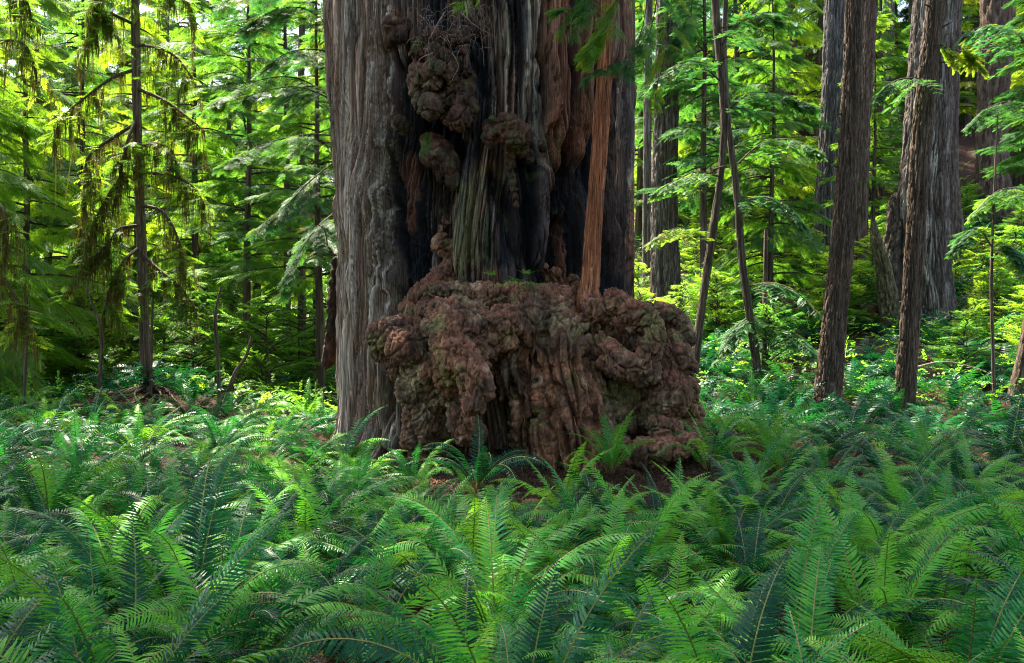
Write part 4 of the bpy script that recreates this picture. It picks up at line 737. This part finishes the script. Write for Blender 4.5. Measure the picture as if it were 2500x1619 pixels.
for i, (x, y, rd) in enumerate([(-13.5, 13, 7), (13.5, 10.5, 6.5), (-8, -3, 6)]):
    e = obj('forest_redwood', None, None, (x, y, 0), label='tall redwood just outside the frame whose high crown shades the ferns', cat='tree', group='redwoods outside the frame'); zz = np.linspace(-.3, 33, 10)
    V, Fc, C = rough_trunk(np.stack([x+0*zz, y+0*zz, zz], 1), np.linspace(.95, .2, 10), 60, 120, KEY_brown, .3, 80+i, .14); obj('trunk', mesh('trunk', V-np.array([x, y, 0]), Fc, M_trunk, smooth=True, col=C), e)
    canopy(e, x, y, 14, 32, rd, 90, 50, 1.0, 710+i)

# ------------------------------------------------------------------ ferns
def frond(seed, L=1.0, a0=25, a1=100, n=42, wid=.125, segs=3, side=0.0, fold=.25, curl=.0, pw=.0140):
    g = np.random.default_rng(seed); m = 60; t = np.linspace(0, 1, m); ang = R(a0)+(R(a1)-R(a0))*t**1.5
    dx = np.sin(ang); dz = np.cos(ang); lat = side*t**1.6
    path = np.stack([np.cumsum(dx)/m*L, np.cumsum(lat)/m*L, np.cumsum(dz)/m*L], 1); T = np.gradient(path, axis=0); T /= np.linalg.norm(T, axis=1)[:, None]
    tw = curl*t; Bv = np.stack([np.zeros(m), np.ones(m), np.zeros(m)], 1); Nv = np.cross(T, Bv); Nv /= np.linalg.norm(Nv, axis=1)[:, None]; Bv = np.cross(Nv, T)
    c, s = np.cos(tw)[:, None], np.sin(tw)[:, None]; B2 = Bv*c+Nv*s; N2 = -Bv*s+Nv*c
    N2 = -N2*np.sign(N2[m//2, 2]+1e-6)*-1
    if N2[:, 2].mean() < 0: N2 = -N2
    qs = []
    tp = .13+.87*(np.arange(n)+.5)/n
    prof = np.interp(tp, [.13, .22, .38, .6, .85, .97, 1], [.45, .75, 1, .92, .5, .16, .03])
    for sg in (-1, 1):
        tt = np.clip(tp+sg*.2/n+g.normal(0, .1/n, n), 0, 1); f = tt*(m-1); i = np.clip(f.astype(int), 0, m-2); fr = (f-i)[:, None]
        b = path[i]*(1-fr)+path[i+1]*fr; Ti, Bi, Ni = T[i], B2[i]*sg, N2[i]
        l = wid*L*prof*g.uniform(.9, 1.08, n); w0 = pw*L*(.55+.45*prof); fo = g.normal(fold, .12, n); sweep = .18+.35*tt+g.normal(0, .05, n)
        prev = None
        prof_w = [.75, 1, .72, .06] if segs == 3 else [.8, .95, .06]
        for k in range(segs+1):
            x = k/segs; d = Bi*(x*l)[:, None]+Ti*(l*(sweep*x+.16*x*x))[:, None]-Ni*(l*(fo*x-.25*x+.45*x*x*(1+fo)))[:, None]*.8
            h = Ti*(w0*prof_w[k]*.5)[:, None]; p1, p2 = b+d-h, b+d+h
            if prev is not None: qs.append(np.stack([prev[0], prev[1], p2, p1], 1))
            prev = (p1, p2)
    Q = np.concatenate(qs); rad = .0045*L*(1-.75*t)+.0008; V, Fc = tube(path[::4], rad[::4], 4)
    return Q, (V, Fc), path
def frond_mesh(name, spec, mat=M_fern):
    Q, (V, Fc), path = frond(**spec); g = np.random.default_rng(spec['seed']+1); nq = len(Q)
    VV = np.vstack([Q.reshape(-1, 3), V]); FF = np.vstack([np.arange(nq*4).reshape(-1, 4), Fc+nq*4])
    me = mesh(name, VV, FF, mat, tint=np.concatenate([np.clip(g.normal(.4, .14, nq)+.15*np.clip(Q[:, 0, 0], 0, 1), 0, 1), np.zeros(len(Fc))])); me.materials.append(mat if mat is M_dead else M_rachis)
    me.polygons.foreach_set('material_index', np.concatenate([np.zeros(nq, np.int32), np.ones(len(Fc), np.int32)])); me.update(); return me
SPEC = [dict(seed=i, a0=a0, a1=a1, side=sd, curl=cu, fold=fo, n=n, wid=wd) for i, (a0, a1, sd, cu, fo, n, wd) in enumerate([
  (14, 100, .05, .1, .2, 48, .098), (20, 122, -.1, -.3, .3, 46, .10), (28, 135, .12, .25, .15, 46, .092), (10, 75, -.05, .4, .25, 48, .09), (32, 115, .2, -.5, .35, 46, .096), (16, 145, 0, .0, .2, 50, .10),
  (8, 55, .1, .6, .2, 46, .088), (36, 120, -.2, .5, .3, 46, .10), (22, 105, -.15, .9, .4, 48, .092), (12, 115, .15, -.8, .1, 48, .102)])]
FR = [frond_mesh('frond', s) for s in SPEC]
DEADF = [frond_mesh('dead_frond', dict(seed=50+i, a0=52+10*i, a1=135+12*i, side=.3*i-.3, curl=.6*i, fold=.8, n=30, wid=.08), M_dead) for i in range(3)]
FRB = [frond_mesh('frond', s_, M_fern2) for s_ in SPEC]
for m_ in FRB: m_.materials[1] = M_rachis
def fern_parts(x, y, L, label, group, seed, n=16, az=None, z=None, dead=3, tilts=(-6, 12), bright=.13):
    g = np.random.default_rng(seed); e = obj('sword_fern', None, None, (x, y, float(hgt(x, y)) if z is None else z), (0, 0, g.uniform(0, 6.28) if az is None else 0), 1, label, 'fern', group)
    A = np.linspace(0, 2*np.pi, n, endpoint=False)+g.normal(0, .22, n) if az is None else [R(a) for a in az]
    for k, a in enumerate(A):
        s = L*g.uniform(.78, 1.12); me = (FRB if g.uniform() < bright else FR)[int(g.integers(0, 10))]
        f = obj('frond', me, e, (.04*math.cos(a), .04*math.sin(a), 0), (0, 0, 0), s); f.rotation_euler = Euler((g.normal(0, .08), R(g.uniform(*tilts)), a), 'XYZ')
    for k in range(dead):
        a = g.uniform(0, 6.28); obj('dead_frond', DEADF[k % 3], e, (0, 0, .05), (0, R(g.uniform(-5, 20)), a), L*g.uniform(.5, .8))
    return e
def whole_fern(seed, n=15, nf=30, segs=2, dead=3):
    g = np.random.default_rng(seed); Qs = []; T = []; Vs = []
    for k in range(n+dead):
        isd = k >= n; sp = dict(SPEC[int(g.integers(0, len(SPEC)))]); sp.update(seed=seed*50+k, n=nf, segs=segs, pw=.0155*42/nf*.95)
        if isd: sp.update(a0=80, a1=150, wid=.07)
        Q, (V, Fc), _ = frond(**sp); a = 2*np.pi*k/n+g.normal(0, .25); M = np.array(Euler((g.normal(0, .08), R(g.uniform(-6, 14)), a)).to_matrix())*g.uniform(.7, 1.1)*(.7 if isd else 1)
        Qs.append(Q@M.T); T.append(np.clip(np.full(len(Q), g.uniform(.1, .9))+g.normal(0, .06, len(Q)), 0, 1))
        R4 = (V@M.T)[Fc]; Vs.append(R4)
    nd = len(Qs)-dead; Qa = np.concatenate(Qs[:nd]); Qd = np.concatenate(Qs[nd:]); Rr = np.concatenate(Vs)
    A = np.concatenate([Qa, Qd, Rr]); t = np.concatenate(T+[np.zeros(len(Rr))])
    me = quads('sword_fern', A, M_fern, t); me.materials.append(M_dead); me.materials.append(M_rachis)
    me.polygons.foreach_set('material_index', np.concatenate([np.zeros(len(Qa), np.int32), np.ones(len(Qd), np.int32), np.full(len(Rr), 2, np.int32)])); me.update(); return me, A, me
WF = [whole_fern(900+i)[0] for i in range(7)]
def in_giant(x, y, m=0.0):
    u = UC+x/y*F
    if (x+.4)**2+(y-15)**2 < (2.75+m)**2: return True
    if 11.2-m < y < 15 and 930 < u < 1740+20: return True
    return False
placed = []
def ok(x, y, d):
    return all((x-a)**2+(y-b)**2 > d*d for a, b in placed)
# hand-placed ferns the photo shows clearly
HEROES = [
 (2160, 4.85, 1.22, 'huge arching fern in the lower right corner area with lime green fronds', 20), (470, 5.0, 1.15, 'tall fern at lower left with one broad upright frond', 16), (1490, 11.3, 1.0, 'lone fern on bare brown soil in front of the burl', 13),
 (1372, 9.3, .95, 'fern with one upright yellow green frond before the burl', 9), (1010, 10.2, .8, 'fern growing against the burl under its hanging nose', 11), (870, 9.2, .85, 'fern at the foot of the grey left column of the trunk', 13), (1150, 6.6, 1.0, 'bright fern with ladder like fronds centred below the burl', 16), (1730, 11.6, .95, 'fern tucked against the right end of the burl', 15)]
for i, (u, Y, L, lb, n) in enumerate(HEROES):
    x = (u-UC)/F*Y; placed.append((x, Y))
    fern_parts(x, Y, L, lb, None, 1000+i, n=n, tilts=(-8, 8), bright=1.1 if i in (2, 3, 6) else (.6 if i == 0 else .4))
def flabel(x, y):
    u = UC+x/y*F; side = 'left' if u < 833 else ('middle' if u < 1667 else 'right')
    if y < 5: return 'dark green sword fern along the bottom %s of the photo' % side, 'ferns along the bottom %s' % side
    if y < 8.5: return 'arching sword fern in the %s of the nearer fern bed' % side, 'ferns in the nearer bed, %s' % side
    if y < 12: return 'sword fern in the %s of the fern bed level with the burl' % side, 'ferns in the middle bed, %s' % side
    return 'small looking sword fern beyond the burl on the %s' % side, 'ferns beyond the burl, %s' % side
cnt = 0
tries = 0
while cnt < 138 and tries < 20000:
    tries += 1; Y = math.sqrt(rng.uniform(1.9**2, 9.2**2)); u = rng.uniform(-260, 2760); x = (u-UC)/F*Y
    if in_giant(x, Y, .2) or not ok(x, Y, (.50+.016*Y)): continue
    if 1230 < u < 1700 and Y > 8.3: continue
    placed.append((x, Y)); lb, gp = flabel(x, Y); L = rng.uniform(.75, 1.18)
    if 930 < u < 1740 and Y > 5: L = min(L, (1.8-.143*Y)/.84*rng.uniform(.85, 1.06))
    if Y < 3: L = min(L, .95)
    fern_parts(x, Y, L, lb, gp, 2000+cnt, n=int(rng.integers(14, 22)), dead=5, bright=.18 if u < 1300 else .32); cnt += 1
nw = 0; tries = 0
while nw < 142 and tries < 20000:
    tries += 1; Y = rng.uniform(9.2, 19.5); u = rng.uniform(-60, 2560); x = (u-UC)/F*Y
    if in_giant(x, Y, .35) or not ok(x, Y, .70): continue
    if 860 < u < 1500 and Y > 12: continue
    if 1180 < u < 1720 and Y < 13: continue
    if 960 < u < 1180 and Y > 10.4: continue
    if math.hypot(x+8.3, Y-20.2) < 1.6: continue
    placed.append((x, Y)); lb, gp = flabel(x, Y)
    obj('sword_fern', WF[int(rng.integers(0, 7))], None, (x, Y, float(hgt(x, Y))), (rng.normal(0, .08), rng.normal(0, .08), rng.uniform(0, 6.28)), (rng.choice([.62, .75, .9, 1.05, 1.2]) if not (u > 1880 and Y > 13) else .62)*rng.uniform(.92, 1.08), lb, 'fern', gp); nw += 1
# ferns and leafy ground cover further off and up the slope: nobody could count these
lowQ = []; lowT = []
LF = []
for i in range(5):
    g = np.random.default_rng(60+i); qs = []
    for k in range(11):
        sp = dict(SPEC[int(g.integers(0, 10))]); sp.update(seed=3000+i*20+k, n=16, segs=2, pw=.034, wid=.13); Q = frond(**sp)[0]; M = np.array(Euler((0, R(g.uniform(-5, 15)), 2*np.pi*k/11+g.normal(0, .3))).to_matrix())*g.uniform(.7, 1.1); qs.append(Q@M.T)
    LF.append(np.concatenate(qs))
g = np.random.default_rng(77)
N1 = 1500; Yf = 15+g.uniform(0, 1, N1)**1.2*33; uf = g.uniform(-80, 2600, N1)
for Y, u in zip(Yf, uf):
    x = (u-UC)/F*Y
    if (x+.4)**2+(Y-15)**2 < 10 or (850 < u < 1520 and Y > 15) : continue
    if u < 850 and (Y < 19.5 or g.uniform() < .5): continue
    if Y < 19 and g.uniform() < .6: continue
    a = g.uniform(0, 6.28); c, s = math.cos(a), math.sin(a); M = np.array([[c, -s, 0], [s, c, 0], [0, 0, 1]])*g.uniform(.75, 1.25)
    T0 = LF[int(g.integers(0, 5))]; lowQ.append(T0@M.T+np.array([x, Y, float(hgt(x, Y))])); lowT.append(np.full(len(T0), g.uniform(0, 1)))
obj('distant_ferns', quads('distant_ferns', np.concatenate(lowQ), M_fern, np.concatenate(lowT)), kind='stuff')
N2 = 15000; Yf = 9+g.uniform(0, 1, N2)**.9*40; uf = g.uniform(-80, 2600, N2); x = (uf-UC)/F*Yf; keep = ~(((x+.4)**2+(Yf-15)**2 < 10) | ((uf > 850) & (uf < 1720) & (Yf > 10) & (Yf < 15.5)) | (np.hypot(x+8.3, Yf-20.2) < 1.5) | (Yf < 18.5))
x, Yf = x[keep], Yf[keep]; n = len(x); pos = np.stack([x, Yf, hgt(x, Yf)+g.uniform(.05, .7, n)], 1); D = np.stack([g.normal(0, 1, n), g.normal(0, 1, n), g.uniform(-.2, .6, n)], 1)
obj('leafy_undergrowth', quads('leafy_undergrowth', place(T_broad, pos, frames(D, .3, g), g.uniform(.25, .5, n)), M_broad, np.repeat(g.uniform(0, 1, n), len(T_broad))), kind='stuff')
# litter of twigs and brown needles on the soil
n = 42000; Yl = 2.5+g.uniform(0, 1, n)*19; ul = g.uniform(-100, 2600, n); Yl[26000:] = g.uniform(9, 13, n-26000); ul[26000:] = g.uniform(850, 1900, n-26000); x = (ul-UC)/F*Yl; a = g.uniform(0, 6.28, n); l = g.uniform(.02, .14, n); d = np.stack([np.cos(a), np.sin(a), g.normal(0, .25, n)], 1)*l[:, None]*.5; s = np.stack([-np.sin(a), np.cos(a), 0*a], 1)*g.uniform(.002, .006, n)[:, None]
c = np.stack([x, Yl, hgt(x, Yl)+.03+g.uniform(0, .03, n)], 1)
obj('leaf_litter', quads('leaf_litter', np.stack([c-d-s, c-d+s, c+d+s, c+d-s], 1), M_dead, g.uniform(0, 1, n)), kind='stuff')
